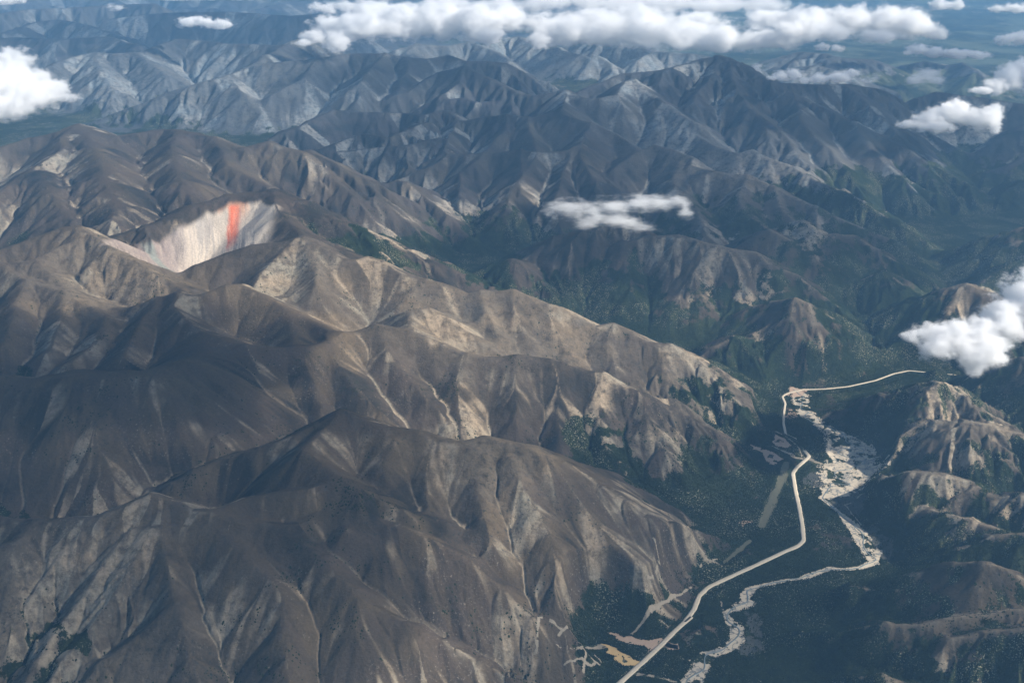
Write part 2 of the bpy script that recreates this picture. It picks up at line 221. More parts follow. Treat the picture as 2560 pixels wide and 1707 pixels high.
CHANNEL2 = [(2666,9211,0,11.1),(2670,8990,0,8.2),(2779,9129,0,8.3),(2698,8972,0,19.1),(2657,8760,0,21.5),(2617,8557,0,21.1),(2636,8388,0,13)]
TRACKS = [[(2220,8361,0,20.5),(2136,8146,0,25.1),(2010,7841,0,24.3),(1913,7601,0,23.7),(1823,7384,0,20.8)],[(1694,7177,0,11.3),(1609,7072,0,15.6),(1526,6970,0,11),(1459,6889,0,6.5)],[(2380,8486,0,11.7),(2305,8514,0,11.7),(2223,8600,0,6.5),(2162,8672,0,3.9)],[(2442,8486,0,15.6),(2483,8422,0,11.7),(2547,8380,0,7.8),(2607,8375,0,7.8)],[(1186,6564,0,6.3),(1131,6500,0,6.2),(1013,6367,0,8.2),(953,6280,0,9.1),(875,6195,0,10),(820,6129,0,7),(745,6055,0,5.9)],[(917,6564,0,4.2),(960,6500,0,4.2),(928,6402,0,4.1),(857,6297,0,4.1)],[(949,6162,0,4),(983,6129,0,4)],[(138,5606,0,5.6),(149,5708,0,5.7),(160,5798,0,6.7),(188,5813,0,5.7),(242,5790,0,4.8),(296,5753,0,4.7)],[(276,5723,0,5.7),(334,5782,0,7.6),(410,5843,0,8.6),(487,5889,0,9.7),(545,5920,0,19.4)],[(265,5664,0,5.6),(346,5664,0,5.6),(420,5693,0,5.7),(492,5679,0,5.7),(554,5664,0,4.7)],[(306,5567,0,5.6),(380,5621,0,6.5),(462,5635,0,7.5),(532,5738,0,4.7),(501,5813,0,4.8)],[(387,5753,0,4.7),(437,5664,0,4.7),(413,5567,0,4.6)],[(742,5650,0,10.4),(793,5621,0,8.5),(871,5599,0,7.5),(957,5578,0,6.6)],[(2255,8959,0,9.5),(2320,8867,0,5.4),(2364,8718,0,5.3),(2394,8573,0,6.6),(2393,8488,0,10.4)],[(2552,7395,0,3.5),(2514,7708,0,3.6),(2586,7720,0,4.9),(2665,7792,0,7.4)],[(1356,6411,0,4.1),(1353,6332,0,4.1),(1359,6280,0,6.1)],[(1276,6752,60,5.3),(1354,6850,60,5.4),(1418,6920,60,4.4)]]
PATCHES = [[(608,6067,0,0),(650,6055,0,0),(685,6015,0,0),(743,6028,0,0),(832,5983,0,0),(921,6015,0,0),(934,5967,0,0),(1026,5955,0,0),(1014,5897,0,0),(938,5920,0,0),(880,5905,0,0),(823,5894,0,0),(808,5928,0,0),(707,5948,0,0),(637,6007,0,0)],[(557,5955,0,0),(629,5912,0,0),(653,5866,0,0),(715,5835,0,0),(725,5798,0,0),(762,5755,0,0),(750,5726,0,0),(660,5738,0,0),(618,5790,0,0),(612,5828,0,0),(577,5851,0,0),(577,5905,0,0)],[(1985,8692,30,0),(2076,8639,30,0),(2134,8552,30,0),(2207,8425,30,0),(2173,8384,30,0),(2130,8301,30,0),(2078,8342,30,0),(2055,8411,30,0),(2065,8524,30,0),(2007,8610,30,0)],[(914,5967,0,0),(990,5967,0,0),(1028,5936,0,0),(1018,5897,0,0),(961,5892,0,0),(899,5920,0,0)],[(2239,8895,30,0),(2304,8804,30,0),(2328,8685,30,0),(2277,8626,30,0),(2207,8656,30,0),(2175,8744,30,0)],[(2497,9476,0,0),(2528,9493,0,0),(2542,9375,0,0),(2547,9309,0,0),(2465,9276,0,0),(2432,9309,0,0)],[(1639,7445,0,0),(1707,7481,0,0),(1760,7463,0,0),(1718,7418,0,0),(1692,7369,0,0),(1692,7429,0,0)],[(2548,9826,0,0),(2636,10028,0,0),(2681,9973,0,0),(2777,9954,0,0),(2681,9790,0,0),(2602,9754,0,0)]]
GREY = [[(2293,8146,0,0),(2392,8252,0,0),(2495,8226,0,0),(2442,8017,0,0),(2351,7941,0,0),(2281,8042,0,0)],[(2553,7440,0,0),(2639,7351,0,0),(2699,7220,0,0),(2693,7093,0,0),(2621,6929,0,0),(2530,6909,0,0),(2578,7072,0,0),(2558,7263,0,0)],[(1487,6314,0,0),(1559,6280,0,0),(1578,6178,0,0),(1541,5999,0,0),(1534,5874,0,0),(1466,5813,0,0),(1377,5828,0,0),(1363,5905,0,0),(1459,6063,0,0)],[(2349,7744,0,0),(2584,7966,0,0),(2766,8146,0,0),(2767,8068,0,0),(2617,7625,0,0),(2511,7532,0,0),(2429,7648,0,0)]]
CLOUDS = [
 ('large soft white cloud at the left edge above the pale lit mountain',1,[(-6988,16143,1982,451,530,331),(-6505,15725,1895,441,395,247),(-6719,15280,1790,402,294,184),(-7266,17128,2190,285,284,178),(-6267,15887,1930,267,209,131),(-5983,15570,1860,204,143,70),(-7369,15970,1947,417,668,417),(-6604,16419,2035,183,196,122)]),
 ('small isolated flat cloud high over the blue hills at upper left',0.8,[(-6668,24406,2062,223,172,107),(-6311,24406,2062,268,188,116),(-5921,24261,2040,267,187,116),(-6599,24672,2100,162,130,81)]),
 ('left half of the long white cloud bank across the top, with a drooping left lobe',1,[(-3667,22109,2003,366,256,146),(-3262,21814,1955,337,360,225),(-2910,22938,2125,673,511,320),(-2185,23313,2174,768,574,359),(-1421,23392,2184,771,603,377),(-647,23236,2164,681,572,357),(-139,23717,2223,520,486,304),(-2699,24155,2271,618,432,265),(-3810,21729,1940,224,157,72),(-3498,22938,2125,420,296,185),(-455,22109,2003,325,260,163)]),
 ('broad white middle section of the cloud bank resting over the pale far peaks',1,[(529,22442,1890,331,264,165),(1058,23235,2016,682,519,324),(1830,23304,2026,727,575,359),(2586,23166,2006,723,612,383),(3317,22902,1965,673,539,337),(3950,22651,1925,667,467,292),(4678,22530,1905,622,435,232),(5387,22743,1940,418,375,234),(727,23591,2066,519,484,303),(1552,24388,2167,624,437,268),(2622,24388,2167,803,562,268),(3722,23975,2116,702,492,246)]),
 ('billowing right end of the cloud bank with rounded tops over the blue plain',1,[(4933,23084,2235,507,355,211),(5734,22894,2210,671,469,293),(6572,22894,2210,671,483,302),(7242,22894,2210,587,563,352),(7634,22535,2162,496,449,281),(7805,22042,2089,324,227,130),(5862,22042,2089,567,397,202),(6669,21740,2040,480,336,144),(5248,22200,2113,407,326,204)]),
 ('flat cloud layer touching the top edge behind the middle of the bank',0.8,[(2177,26692,2275,875,612,175),(3333,26596,2263,969,678,194),(4481,26502,2252,966,676,174),(5621,26409,2240,674,472,173),(817,26692,2275,778,544,175),(-252,26596,2263,678,475,155),(-1313,26502,2252,676,473,135)]),
 ('thin grey white cloud at the top left of the bank, partly torn open',0.5,[(-4084,25680,2240,328,229,131),(-3662,26040,2286,427,299,114),(-3104,26135,2297,476,333,114)]),
 ('small round white puff left of two puffs above the dark blue ridge',0.7,[(4346,18870,1711,176,135,84),(4570,18930,1724,169,158,99),(4187,18771,1690,105,73,42)]),
 ('ragged white puff with an upturned right tip above the dark blue ridge',0.7,[(4879,18614,1711,208,146,83),(5201,18653,1719,243,170,90),(5461,18855,1761,140,135,84),(4650,18517,1690,138,97,41)]),
 ('faint wispy patch right of the ragged puff over the ridge',0.25,[(5694,18668,1690,139,100,63),(5820,18747,1707,84,89,56)]),
 ('thin veil of cloud in front of the small striped far hill',0.44,[(6276,18243,1761,170,174,109),(6510,18340,1781,239,167,96),(6620,18148,1740,122,130,81)]),
 ('bright white cloud with a peaked top and ragged right end over the right valley',0.9,[(5048,14630,1673,193,135,66),(5308,14758,1707,223,160,100),(5586,14931,1750,225,234,146),(5810,15100,1790,170,218,136),(5887,14823,1723,251,232,145),(6059,14758,1707,167,214,134),(6218,14890,1740,90,233,146),(5352,14543,1650,247,173,77),(6081,14506,1640,77,123,77)]),
 ('bright cloud mass cut by the right edge, with a tapering left tail',1,[(6888,17082,1740,192,134,51),(7161,17219,1771,225,185,116),(7490,17583,1849,229,314,196),(7801,17880,1907,233,340,213),(7948,17583,1849,393,471,295)]),
 ('thick white cloud drifting in low from the right edge over the near dark hills',1,[(3085,8278,1156,100,96,60),(3217,8153,1096,149,159,99),(3155,8286,1159,107,128,80),(3280,8257,1146,150,171,107),(3440,8236,1136,166,202,126),(3620,8278,1156,184,214,134),(3838,8431,1225,186,271,169),(4030,8595,1295,172,302,189),(3464,8042,1040,111,178,111),(3613,8153,1096,165,238,149),(4220,8644,1315,241,441,276),(3432,8321,1175,134,150,94)]),
 ('wispy torn cloud hanging in front of the central grey mountain slopes',0.36,[(366,10595,1521,132,92,45),(555,10680,1551,186,132,83),(759,10637,1536,206,158,99),(969,10694,1556,207,146,91),(1182,10752,1575,216,151,75),(1394,10797,1590,192,134,75),(1567,10842,1605,151,121,75),(1641,10694,1556,75,146,91),(995,10487,1482,204,143,57),(1250,10375,1440,162,113,40),(710,10487,1482,163,114,57)]),
 ('small pale cloud with a flat base at the top edge right of centre',0.8,[(9510,26661,2240,214,218,136),(9850,26661,2240,272,218,136)]),
 ('flat cloud strip in the top right corner',0.7,[(10434,25680,2240,234,164,94),(10809,25680,2240,328,229,112),(11125,25768,2251,282,210,132)]),
 ('soft grey low bank over the plain right of the cloud bank, tapering right',0.9,[(6924,20078,1989,208,166,104),(7144,19954,1967,221,165,103),(7435,19834,1944,293,205,88),(7794,19810,1940,256,179,81),(6687,19906,1958,110,77,44)]),
 ('pale cloud at the right edge just below the corner strip',0.9,[(8852,21206,2040,195,175,109),(9170,21319,2059,235,226,141),(9421,21262,2050,313,250,157)]),
 ('tiny torn cloud under the right end of the bank',0.8,[(5729,21753,1859,160,116,72),(5983,21644,1840,144,115,72)]),
 ('wisp clinging to the shoulder right of the highest dark peak',0.35,[(4148,20528,1590,107,98,61),(4302,20618,1609,107,110,69)]),
 ('long low cloud cut by the top edge at upper left',0.8,[(-7386,26184,2440,476,333,76),(-6744,26284,2452,573,401,86),(-6075,26284,2452,573,401,76),(-5311,26284,2452,478,334,67)]),
 ('cloud fragment in the top left corner',0.8,[(-10564,24889,2440,317,222,82),(-10281,24981,2451,182,127,73)]),
 ('tiny cloud wisp near the top left over dark blue hills',0.35,[(-8732,26008,2252,114,106,66),(-8544,25919,2240,132,106,66)]),
]
TREELINE = [(1148,5605,150),(2020,7038,130),(1777,9650,60),(1922,9275,30),(1596,9985,150),(1426,9677,200),(1196,8855,120),(2249,9184,260),(1846,9803,480),(2459,5652,430),(3198,6606,380),(2659,5981,480),(2200,5650,380),(2440,5356,430),(2656,5093,520),(2698,6898,330),(2930,5939,400),(1935,5328,350),(2766,9616,150),(3626,10154,160),(3828,8447,240),(4176,9355,260),(3710,9021,330),(4369,10269,350),(3906,10756,650),(3135,11288,640),(2330,10339,480),(2217,12364,480),(3612,12563,780),(5846,14842,550),(8296,19449,480),(1790,9688,420),(5022,12099,560),(4848,10787,480),(4482,13111,700),(3374,14639,600),(5194,20588,400),(214,12464,450),(1155,11435,560),(233,13665,480),(-457,12008,760),(-353,14710,480),(-1295,14005,560),(-8060,18637,760),(-6347,20404,705),(-4372,18800,730),(-4690,13056,1080),(-1803,11461,1080),(-3698,7758,500),(645,6814,260),(507,6242,150),(129,6685,-320),(-171,6170,-200),(376,6434,-150),(340,6798,-150),(294,7013,-100),(-440,5799,-100),(302,5896,-60),(-678,6473,0),(-783,7720,0),(31,8927,300),(-1091,8584,450),(755,8255,330),(-270,10839,300),(-3063,9995,300),(-3447,8355,550),(-4000,12298,500),(-2197,5983,100),(-2743,5508,220),(-1448,5983,100),(-622,26879,300),(889,20588,400),(10283,29320,700),(15805,37188,700),(1384,24873,720),(-12956,32671,300),(-9867,41438,300),(8003,21600,500)]
SCAR_RIM = [(-3836,11232),(-3675,11238),(-3459,11546),(-3275,11770),(-2994,11967),(-2564,12015),(-2372,11842)]
SCAR_FOOT = [(-3215,10289),(-3137,10273),(-2942,10378),(-2708,10514),(-2478,10614),(-2179,10588),(-1980,10626)]
ROUGH_AT = (-2755, 5731)
SCAR_MID = (-2940, 11313)
TREES = 200000
CLOUD_DENS = .026
HAZE = 1.65e-5
HAZE_COL = (.28, .59, .97)
CLOUDS_ON = True
SHADE_ON = True
SHADE_CLOUDS = [('the near left slopes', -3000, 6200, 2700, 2200, 1.5), ('the rounded mountain at the left', -4300, 8300, 2400, 1200, 2.2),
 ('the near wooded valley', 1500, 6600, 1700, 2000, .9), ('the wooded middle ranges', 2600, 13300, 3600, 1900, 2.0),
 ('the blue central ranges', -200, 17000, 3900, 2300, 1.2), ('the highest dark ridge', 5200, 20000, 3800, 2700, 1.7),
 ('the far valley at the right', 9000, 15500, 3200, 3300, 1.5), ('the upper left hills', -9000, 30500, 7000, 3200, 1.4), ('the striped blue ranges left of centre', -2200, 21500, 3000, 1300, 1.3)]
PALE_SUNLIT = [(-2629,5620,700,.45),(-370,9508,800,0.5),(444,9664,700,0.45),(-3640,9899,800,0.45),(-2021,10061,600,0.45),(-1198,9737,600,0.3),(1646,9105,500,0.4),(-7689,22157,2500,0.5),(-5084,20868,2200,0.35),(470,29199,4500,0.7),(2877,26807,4500,0.7),(-2462,28059,3000,0.5),(3435,16044,1400,0.6),(2532,17424,1200,0.4),(4223,14855,900,0.4),(3794,9041,450,0.4),(3526,8319,450,0.25),(-178,6871,450,0.35),(-2237,5399,700,0.25)]  # paler rock, partly painted sunlight (position, radius, strength)
SCRUB = 38000


# ------------------------------------------------------------------ noise helpers
def _hash(ix, iy, seed):
    h = (ix.astype(np.int64) * 374761393 + iy.astype(np.int64) * 668265263 + seed * 1274126177) & 0xffffffff
    h = ((h ^ (h >> 13)) * 1274126177) & 0xffffffff
    h = ((h ^ (h >> 16)) * 2246822519) & 0xffffffff
    return ((h ^ (h >> 15)) & 0xffffff).astype(np.float32) / np.float32(0xffffff)
def vnoise(x, y, seed=0):
    ix = np.floor(x); iy = np.floor(y); fx = (x - ix).astype(np.float32); fy = (y - iy).astype(np.float32)
    fx = fx * fx * fx * (fx * (fx * 6 - 15) + 10); fy = fy * fy * fy * (fy * (fy * 6 - 15) + 10)
    a = _hash(ix, iy, seed); b = _hash(ix + 1, iy, seed); c = _hash(ix, iy + 1, seed); d = _hash(ix + 1, iy + 1, seed)
    return (a + (b - a) * fx + (c - a) * fy + (a - b - c + d) * fx * fy) * 2 - 1
def fbm(x, y, lam, octs, seed=0, gain=.5):
    s = 0; a = 1; t = 0
    for i in range(octs):
        f = 2 ** i / lam
        cs, sn = math.cos(i * 1.3 + .4), math.sin(i * 1.3 + .4)
        s = s + a * vnoise((x * cs - y * sn) * f + 17.3 * i, (x * sn + y * cs) * f - 9.1 * i, seed + i); t += a; a *= gain
    return s / t
def sstep(a, b, x):
    t = np.clip((x - a) / (b - a), 0, 1); return t * t * (3 - 2 * t)
def smax(a, b, k):
    h = np.maximum(k - np.abs(a - b), 0) / k
    return np.maximum(a, b) + h * h * k * .25
def seg_dist(X, Y, p, q):
    vx, vy = q[0] - p[0], q[1] - p[1]; L2 = vx * vx + vy * vy + 1e-6
    t = np.clip(((X - p[0]) * vx + (Y - p[1]) * vy) / L2, 0, 1)
    return np.hypot(X - p[0] - t * vx, Y - p[1] - t * vy), t

# ------------------------------------------------------------------ the land, sampled finer near by than far off
NC, NR = int(1500 * Q), int(1850 * Q)
TH0, TH1 = math.radians(-37), math.radians(39)
RH0, RH1 = math.log(3600.), math.log(125000.)
th = np.linspace(TH0, TH1, NC); 
# rows: equal steps of log distance, somewhat coarser beyond 30 km
u_ = np.linspace(0, 1, NR); RHO = RH0 + (RH1 - RH0) * (u_ * .78 + .22 * u_ ** 3)
TH, RO = np.meshgrid(th, RHO)
RR = np.exp(RO); X = (RR * np.sin(TH)).astype(np.float32); Y = (RR * np.cos(TH)).astype(np.float32)
RR = RR.astype(np.float32)
def rho_row(r):
    return int(np.clip(np.searchsorted(RHO, math.log(max(r, 3601))), 0, NR - 1))

def idw(pts, X, Y, s=.035):
    """smooth surface through (x, y, value) points, in log distance and bearing"""
    a = np.arctan2(X, Y); b = np.log(np.hypot(X, Y) + 1); W = 0; S = 0
    for x, y, z in pts:
        pa = math.atan2(x, y); pb = math.log(math.hypot(x, y))
        d2 = (a - pa) ** 2 + ((b - pb) * .6) ** 2
        k = 1 / (d2 + s * s) ** 2
        W = W + k; S = S + k * z
    return S / W
def coarse(fn, step=8):
    """evaluate a smooth function on a coarse net and enlarge it"""
    ri = np.unique(np.r_[np.arange(0, NR, step), NR - 1]); ci = np.unique(np.r_[np.arange(0, NC, step), NC - 1])
    v = fn(X[np.ix_(ri, ci)], Y[np.ix_(ri, ci)])
    t = np.empty((len(ri), NC))
    for i in range(len(ri)): t[i] = np.interp(np.arange(NC), ci, v[i])
    out = np.empty((NR, NC), dtype=np.float32); k = np.arange(NR)
    j = np.clip(np.searchsorted(ri, k, 'right') - 1, 0, len(ri) - 2); f = ((k - ri[j]) / (ri[j + 1] - ri[j]))[:, None]
    out[:] = t[j] * (1 - f) + t[j + 1] * f
    return out
floor_h = coarse(lambda x, y: idw(FLOOR, x, y))
far = sstep(26000, 45000, RR)
# domain wobble keeps crests from running dead straight
wob = 18 + RR * .0018
WX = X + wob * fbm(X, Y, 420, 3, 11); WY = Y + wob * fbm(X, Y, 420, 3, 23)
Hh = (floor_h + 25 * fbm(X, Y, 900, 4, 5)).astype(np.float32)
D = np.full(X.shape, 2000., dtype=np.float32)
for s, r0, pts in RIDGES:
    P = np.array(pts, float); rad = np.hypot(P[:, 0], P[:, 1]); ang = np.arctan2(P[:, 0], P[:, 1])
    reach = (P[:, 2].max() + 100) / s * 1.05
    i0, i1 = rho_row(rad.min() - reach - 100), rho_row(rad.max() + reach + 100) + 1
    da = math.asin(min(.99, reach / max(rad.min(), reach * 1.02)))
    j0 = int(np.clip((ang.min() - da - TH0) / (TH1 - TH0) * NC, 0, NC - 1)); j1 = int(np.clip((ang.max() + da - TH0) / (TH1 - TH0) * NC, 1, NC)) + 1
    if i1 <= i0 or j1 <= j0: continue
    x = WX[i0:i1, j0:j1]; y = WY[i0:i1, j0:j1]
    best = np.full(x.shape, -9999., dtype=np.float32); bd = np.full(x.shape, 9999., dtype=np.float32)
    for p, q in zip(P[:-1], P[1:]):
        d, t = seg_dist(x, y, p, q)
        z = p[2] + (q[2] - p[2]) * t - s * (np.sqrt(d * d + r0 * r0) - r0)
        m = z > best; best = np.where(m, z, best); bd = np.where(m, d, bd)
    h = Hh[i0:i1, j0:j1]; dd = D[i0:i1, j0:j1]
    m = best > h
    D[i0:i1, j0:j1] = np.where(m, bd, np.where(best > h - 60, np.minimum(dd, bd + (h - best) * 3), dd))
    Hh[i0:i1, j0:j1] = smax(h, best.astype(np.float32), 45 + 0.0015 * RR[i0:i1, j0:j1])
# ranges beyond the surveyed ones
n = fbm(X, Y, 9000, 2, 71); ridged = 1 - np.abs(fbm(X, Y, 3200, 3, 41)) * 2.2
plain = sstep(.10, .22, TH) * sstep(24000, 30000, RR)
farh = floor_h + np.clip(ridged * 520 + n * 450 - 150, -50, 1100) * (1 - .72 * plain)
Hh = np.where(far > 0, smax(Hh, farh * far + (floor_h - 200) * (1 - far), 120), Hh).astype(np.float32)
D = np.where(farh * far > Hh - 150, 600, D).astype(np.float32)

def gradient(H):
    dr = np.gradient(H, axis=0) / np.gradient(RHO)[:, None]; dt = np.gradient(H, axis=1) / (th[1] - th[0])
    sn, cs = np.sin(TH), np.cos(TH)
    return ((dr * sn + dt * cs) / RR).astype(np.float32), ((dr * cs - dt * sn) / RR).astype(np.float32)
def blur(A, n):
    for _ in range(n):
        A = (np.pad(A, ((1, 1), (0, 0)), 'edge')[:-2] + 2 * A + np.pad(A, ((1, 1), (0, 0)), 'edge')[2:]) / 4
        A = (np.pad(A, ((0, 0), (1, 1)), 'edge')[:, :-2] + 2 * A + np.pad(A, ((0, 0), (1, 1)), 'edge')[:, 2:]) / 4
    return A
def stripes(X, Y, ux, uy, lam, seed):
    """waves that run down the slope (u is the unit gradient), broken into cells so that they fork and end"""
    px, py = -uy, ux
    x = X / lam; y = Y / lam; ix = np.floor(x); iy = np.floor(y); S = np.zeros_like(X); W = np.full_like(X, 1e-4)
    for dx in (-1, 0, 1):
        for dy in (-1, 0, 1):
            cx, cy = ix + dx, iy + dy
            vx = (x - cx - _hash(cx, cy, seed)).astype(np.float32); vy = (y - cy - _hash(cx, cy, seed + 7)).astype(np.float32)
            k = np.exp(-3.2 * (vx * vx + vy * vy))
            S += k * np.cos(6.2832 * (vx * px + vy * py)); W += k
    return S / W
bare_gully = np.zeros_like(X)
base_floor = floor_h + 15
nearw = .30 + .70 * sstep(8500, 13000, RR)
nearw = np.maximum(nearw, 1.3 * sstep(500, 1900, X) * sstep(15500, 13500, RR)); nearw = np.maximum(nearw, 1.0 * np.exp(-((X - ROUGH_AT[0]) ** 2 + (Y - ROUGH_AT[1]) ** 2) / 750. ** 2))
calm = np.exp(-((X - SCAR_MID[0]) ** 2 + (Y - SCAR_MID[1]) ** 2) / 800. ** 2)
for cx_, cy_, cr_, ck_ in ((-4900, 14000, 2300, .62), (-3900, 8000, 1500, .5), (-2300, 10600, 1100, .4), (-8500, 24000, 3500, .5)):
    calm = np.maximum(calm, ck_ * np.exp(-((X - cx_) ** 2 + (Y - cy_) ** 2) / cr_ ** 2))
nearw = nearw * (1 - .9 * calm)
rough = np.clip(.75 + 1.1 * fbm(X, Y, 2000, 3, 900), .12, 1.5)
for lam, amp, seed in ((620, 46, 101), (300, 24, 211), (150, 10, 307), (76, 4.5, 401), (38, 2.2, 503)):
    res = RR * .0024
    okm = sstep(1.6, 3.2, lam / res)
    if okm.max() <= 0: continue
    gx, gy = gradient(blur(Hh, 3 if lam > 200 else 1)); sl = np.hypot(gx, gy) + 1e-5
    c = stripes(X, Y, gx / sl, gy / sl, lam, seed) * 1.25
    shape = np.power(np.clip((c + 1.1) / 2.2, 0, 1), .7) * 2 - 1
    m = sstep(.14, .40, sl) * sstep(0, lam * .5, D) * sstep(5, 90, Hh - base_floor) * okm * rough
    Hh = (Hh + amp * (shape - .25) * m * nearw * (1 + sstep(9000, 18000, RR) * .5)).astype(np.float32)
Hh += (7 * fbm(X, Y, 260, 4, 61) * sstep(.05, .3, sl)).astype(np.float32)

# running water: let many drops roll down the sheet, count where they pass, and cut the channels they make
RHOg = np.gradient(RHO).astype(np.float32)
def bil(A, i, j):
    i0 = i.astype(np.int32); j0 = j.astype(np.int32); fi = i - i0; fj = j - j0; k = i0 * NC + j0; a = A.ravel()
    return (a[k] * (1 - fj) + a[k + 1] * fj) * (1 - fi) + (a[k + NC] * (1 - fj) + a[k + NC + 1] * fj) * fi
def flow(H, steps, seed, nmul=.45):
    gx, gy = gradient(H); sl = np.hypot(gx, gy) + 1e-4
    sn, cs = np.sin(TH).astype(np.float32), np.cos(TH).astype(np.float32)
    step = np.maximum(11, RR * .0021)
    er = -(gx * sn + gy * cs) / sl * step; et = -(gx * cs - gy * sn) / sl * step           # metres outwards and sideways
    vi = (er / RR / RHOg[:, None]).astype(np.float32); vj = (et / RR / (th[1] - th[0])).astype(np.float32)
    rng = np.random.default_rng(seed); n = int(NR * NC * nmul)
    i = rng.uniform(1, NR - 2, n).astype(np.float32); j = rng.uniform(1, NC - 2, n).astype(np.float32)
    alive = np.ones(n, bool); acc = np.zeros(NR * NC, dtype=np.float32)
    for k in range(steps):
        di, dj = bil(vi, i, j), bil(vj, i, j); i = np.clip(i + di, 0, NR - 2.01); j = np.clip(j + dj, 0, NC - 2.01)
        ok = (i > 1) & (i < NR - 2.1) & (j > 1) & (j < NC - 2.1) & (bil(sl, np.clip(i, 1, NR - 3), np.clip(j, 1, NC - 3)) > .07)
        if not ok.all(): i = i[ok]; j = j[ok]
        acc += np.bincount((i + .5).astype(np.int32) * NC + (j + .5).astype(np.int32), minlength=NR * NC)
    return acc.reshape(NR, NC) / nmul
gul = np.zeros_like(X)
cell_area = RR * (th[1] - th[0]) * RR * RHOg[:, None]
for it in range(3):
    acc = blur(flow(blur(Hh, 1), int(46 * max(Q, .6)) + 14, 5 + it), 1)
    A0 = 9000 * (RR / 6500) ** 1.3
    ch = np.log1p(np.maximum(acc * cell_area - A0, 0) / A0)
    steep = sstep(.12, .3, np.hypot(*gradient(Hh)))
    Hh = (Hh - np.minimum(ch * 2.6, 9) * steep * (.35 + (RR / 13000) ** 1.5) * rough * (1 - .9 * calm)).astype(np.float32)
gul = blur(ch, 1) * steep
# cut the valley floor down to the road and the river
def line_dist(pts, wide=400.):
    P = np.array(pts, float); out = np.full(X.shape, 9999., dtype=np.float32); zz = np.zeros(X.shape, dtype=np.float32)
    rad = np.hypot(P[:, 0], P[:, 1]); ang = np.arctan2(P[:, 0], P[:, 1])
    i0, i1 = rho_row(rad.min() - wide), rho_row(rad.max() + wide) + 1
    da = wide / rad.min()
    j0 = int(np.clip((ang.min() - da - TH0) / (TH1 - TH0) * NC, 0, NC - 1)); j1 = int(np.clip((ang.max() + da - TH0) / (TH1 - TH0) * NC, 1, NC)) + 1
    x = X[i0:i1, j0:j1]; y = Y[i0:i1, j0:j1]; o = out[i0:i1, j0:j1]; zv = zz[i0:i1, j0:j1]
    for p, q in zip(P[:-1], P[1:]):
        d, t = seg_dist(x, y, p, q); m = d < o
        zv[:] = np.where(m, p[2] + (q[2] - p[2]) * t, zv); o[:] = np.minimum(o, d)
    return out, zz
for pts, hw, k in ((ROAD_SOUTH, 50, .30), (ROAD_NORTH, 70, .10), (RIVER, 110, .20)) + tuple((t, 25, .35) for t in TRACKS[:4]) + tuple((p + p[:1], 45, .3) for p in PATCHES):
    d, zz = line_dist(pts)
    lim = zz + np.maximum(d - hw, 0) * k + (np.maximum(d - hw, 0) / 300) ** 3 * 500
    near = d < 390
    Hh = np.where(near, np.minimum(Hh, lim), Hh)
    # the floor never dips under the line it carries
    Hh = np.where((d < hw + 60), np.maximum(Hh, zz - np.maximum(d - hw, 0) * .15), Hh).astype(np.float32)

def hsample(x, y):
    """height of the land sheet at any points"""
    x = np.asarray(x, float); y = np.asarray(y, float)
    a = (np.arctan2(x, y) - TH0) / (TH1 - TH0) * (NC - 1); b = np.interp(np.log(np.hypot(x, y)), RHO, np.arange(NR))
    j = np.clip(a.astype(int), 0, NC - 2); i = np.clip(b.astype(int), 0, NR - 2); fa = np.clip(a - j, 0, 1); fb = np.clip(b - i, 0, 1)
    return (Hh[i, j] * (1 - fa) * (1 - fb) + Hh[i, j + 1] * fa * (1 - fb) + Hh[i + 1, j] * (1 - fa) * fb + Hh[i + 1, j + 1] * fa * fb)
def asample(A, x, y):
    a = (np.arctan2(x, y) - TH0) / (TH1 - TH0) * (NC - 1); b = np.interp(np.log(np.hypot(x, y)), RHO, np.arange(NR))
    return A[np.clip(np.rint(b).astype(int), 0, NR - 1), np.clip(np.rint(a).astype(int), 0, NC - 1)]

# ------------------------------------------------------------------ ground cover masks (what grows or lies where)
gx, gy = gradient(Hh); slope = np.hypot(gx, gy)
treeline = coarse(lambda x, y: idw(TREELINE, x, y, .03))
pn = fbm(X, Y, 700, 5, 777, .6); pf = fbm(X, Y, 120, 4, 888, .6)
east = sstep(1000, 2400, X) * sstep(16000, 13000, Y); wd = .5 + .85 * east
veg = sstep(-wd, wd, (treeline - Hh + pn * 330) / 190 + pf * (1.0 + 1.2 * east) + 0.5 * np.clip(gul, 0, 1) * sstep(350, 0, Hh - treeline) + .35 * sstep(.1, .0, slope) - (.42 + .7 * east) * np.exp(-D / (45 - 10 * east)) * sstep(60, 200, Hh) * (1 - sstep(700, 1500, RR * 0 + np.abs(pn) * 4000)))
scree_n = fbm(X, Y, 600, 3, 55)
# streaks of loose stone: noise smeared along the fall line
def smear(N, n_, seed):
    G = blur(Hh, 2); gx_, gy_ = gradient(G); sl_ = np.hypot(gx_, gy_) + 1e-4
    sn, cs = np.sin(TH), np.cos(TH); step = np.maximum(11, RR * .0018)
    vi = (-(gx_ * sn + gy_ * cs) / sl_ * step / RR / RHOg[:, None]).astype(np.float32); vj = (-(gx_ * cs - gy_ * sn) / sl_ * step / RR / (th[1] - th[0])).astype(np.float32)
    i, j = np.meshgrid(np.arange(NR, dtype=np.float32), np.arange(NC, dtype=np.float32), indexing='ij'); S = N.copy(); sh = N.shape
    for sg in (1, -1):
        a_, b_ = np.clip(i, 1, NR - 3), np.clip(j, 1, NC - 3)
        for k in range(n_):
            a_ = np.clip(a_ + sg * bil(vi, a_, b_), 1, NR - 3); b_ = np.clip(b_ + sg * bil(vj, a_, b_), 1, NC - 3)
            S += bil(N, a_, b_).reshape(sh)
    return S / (2 * n_ + 1)
def unit(A): return (A - A.mean()) / (A.std() + 1e-6)
lamr = np.maximum(1, RR / 9000)
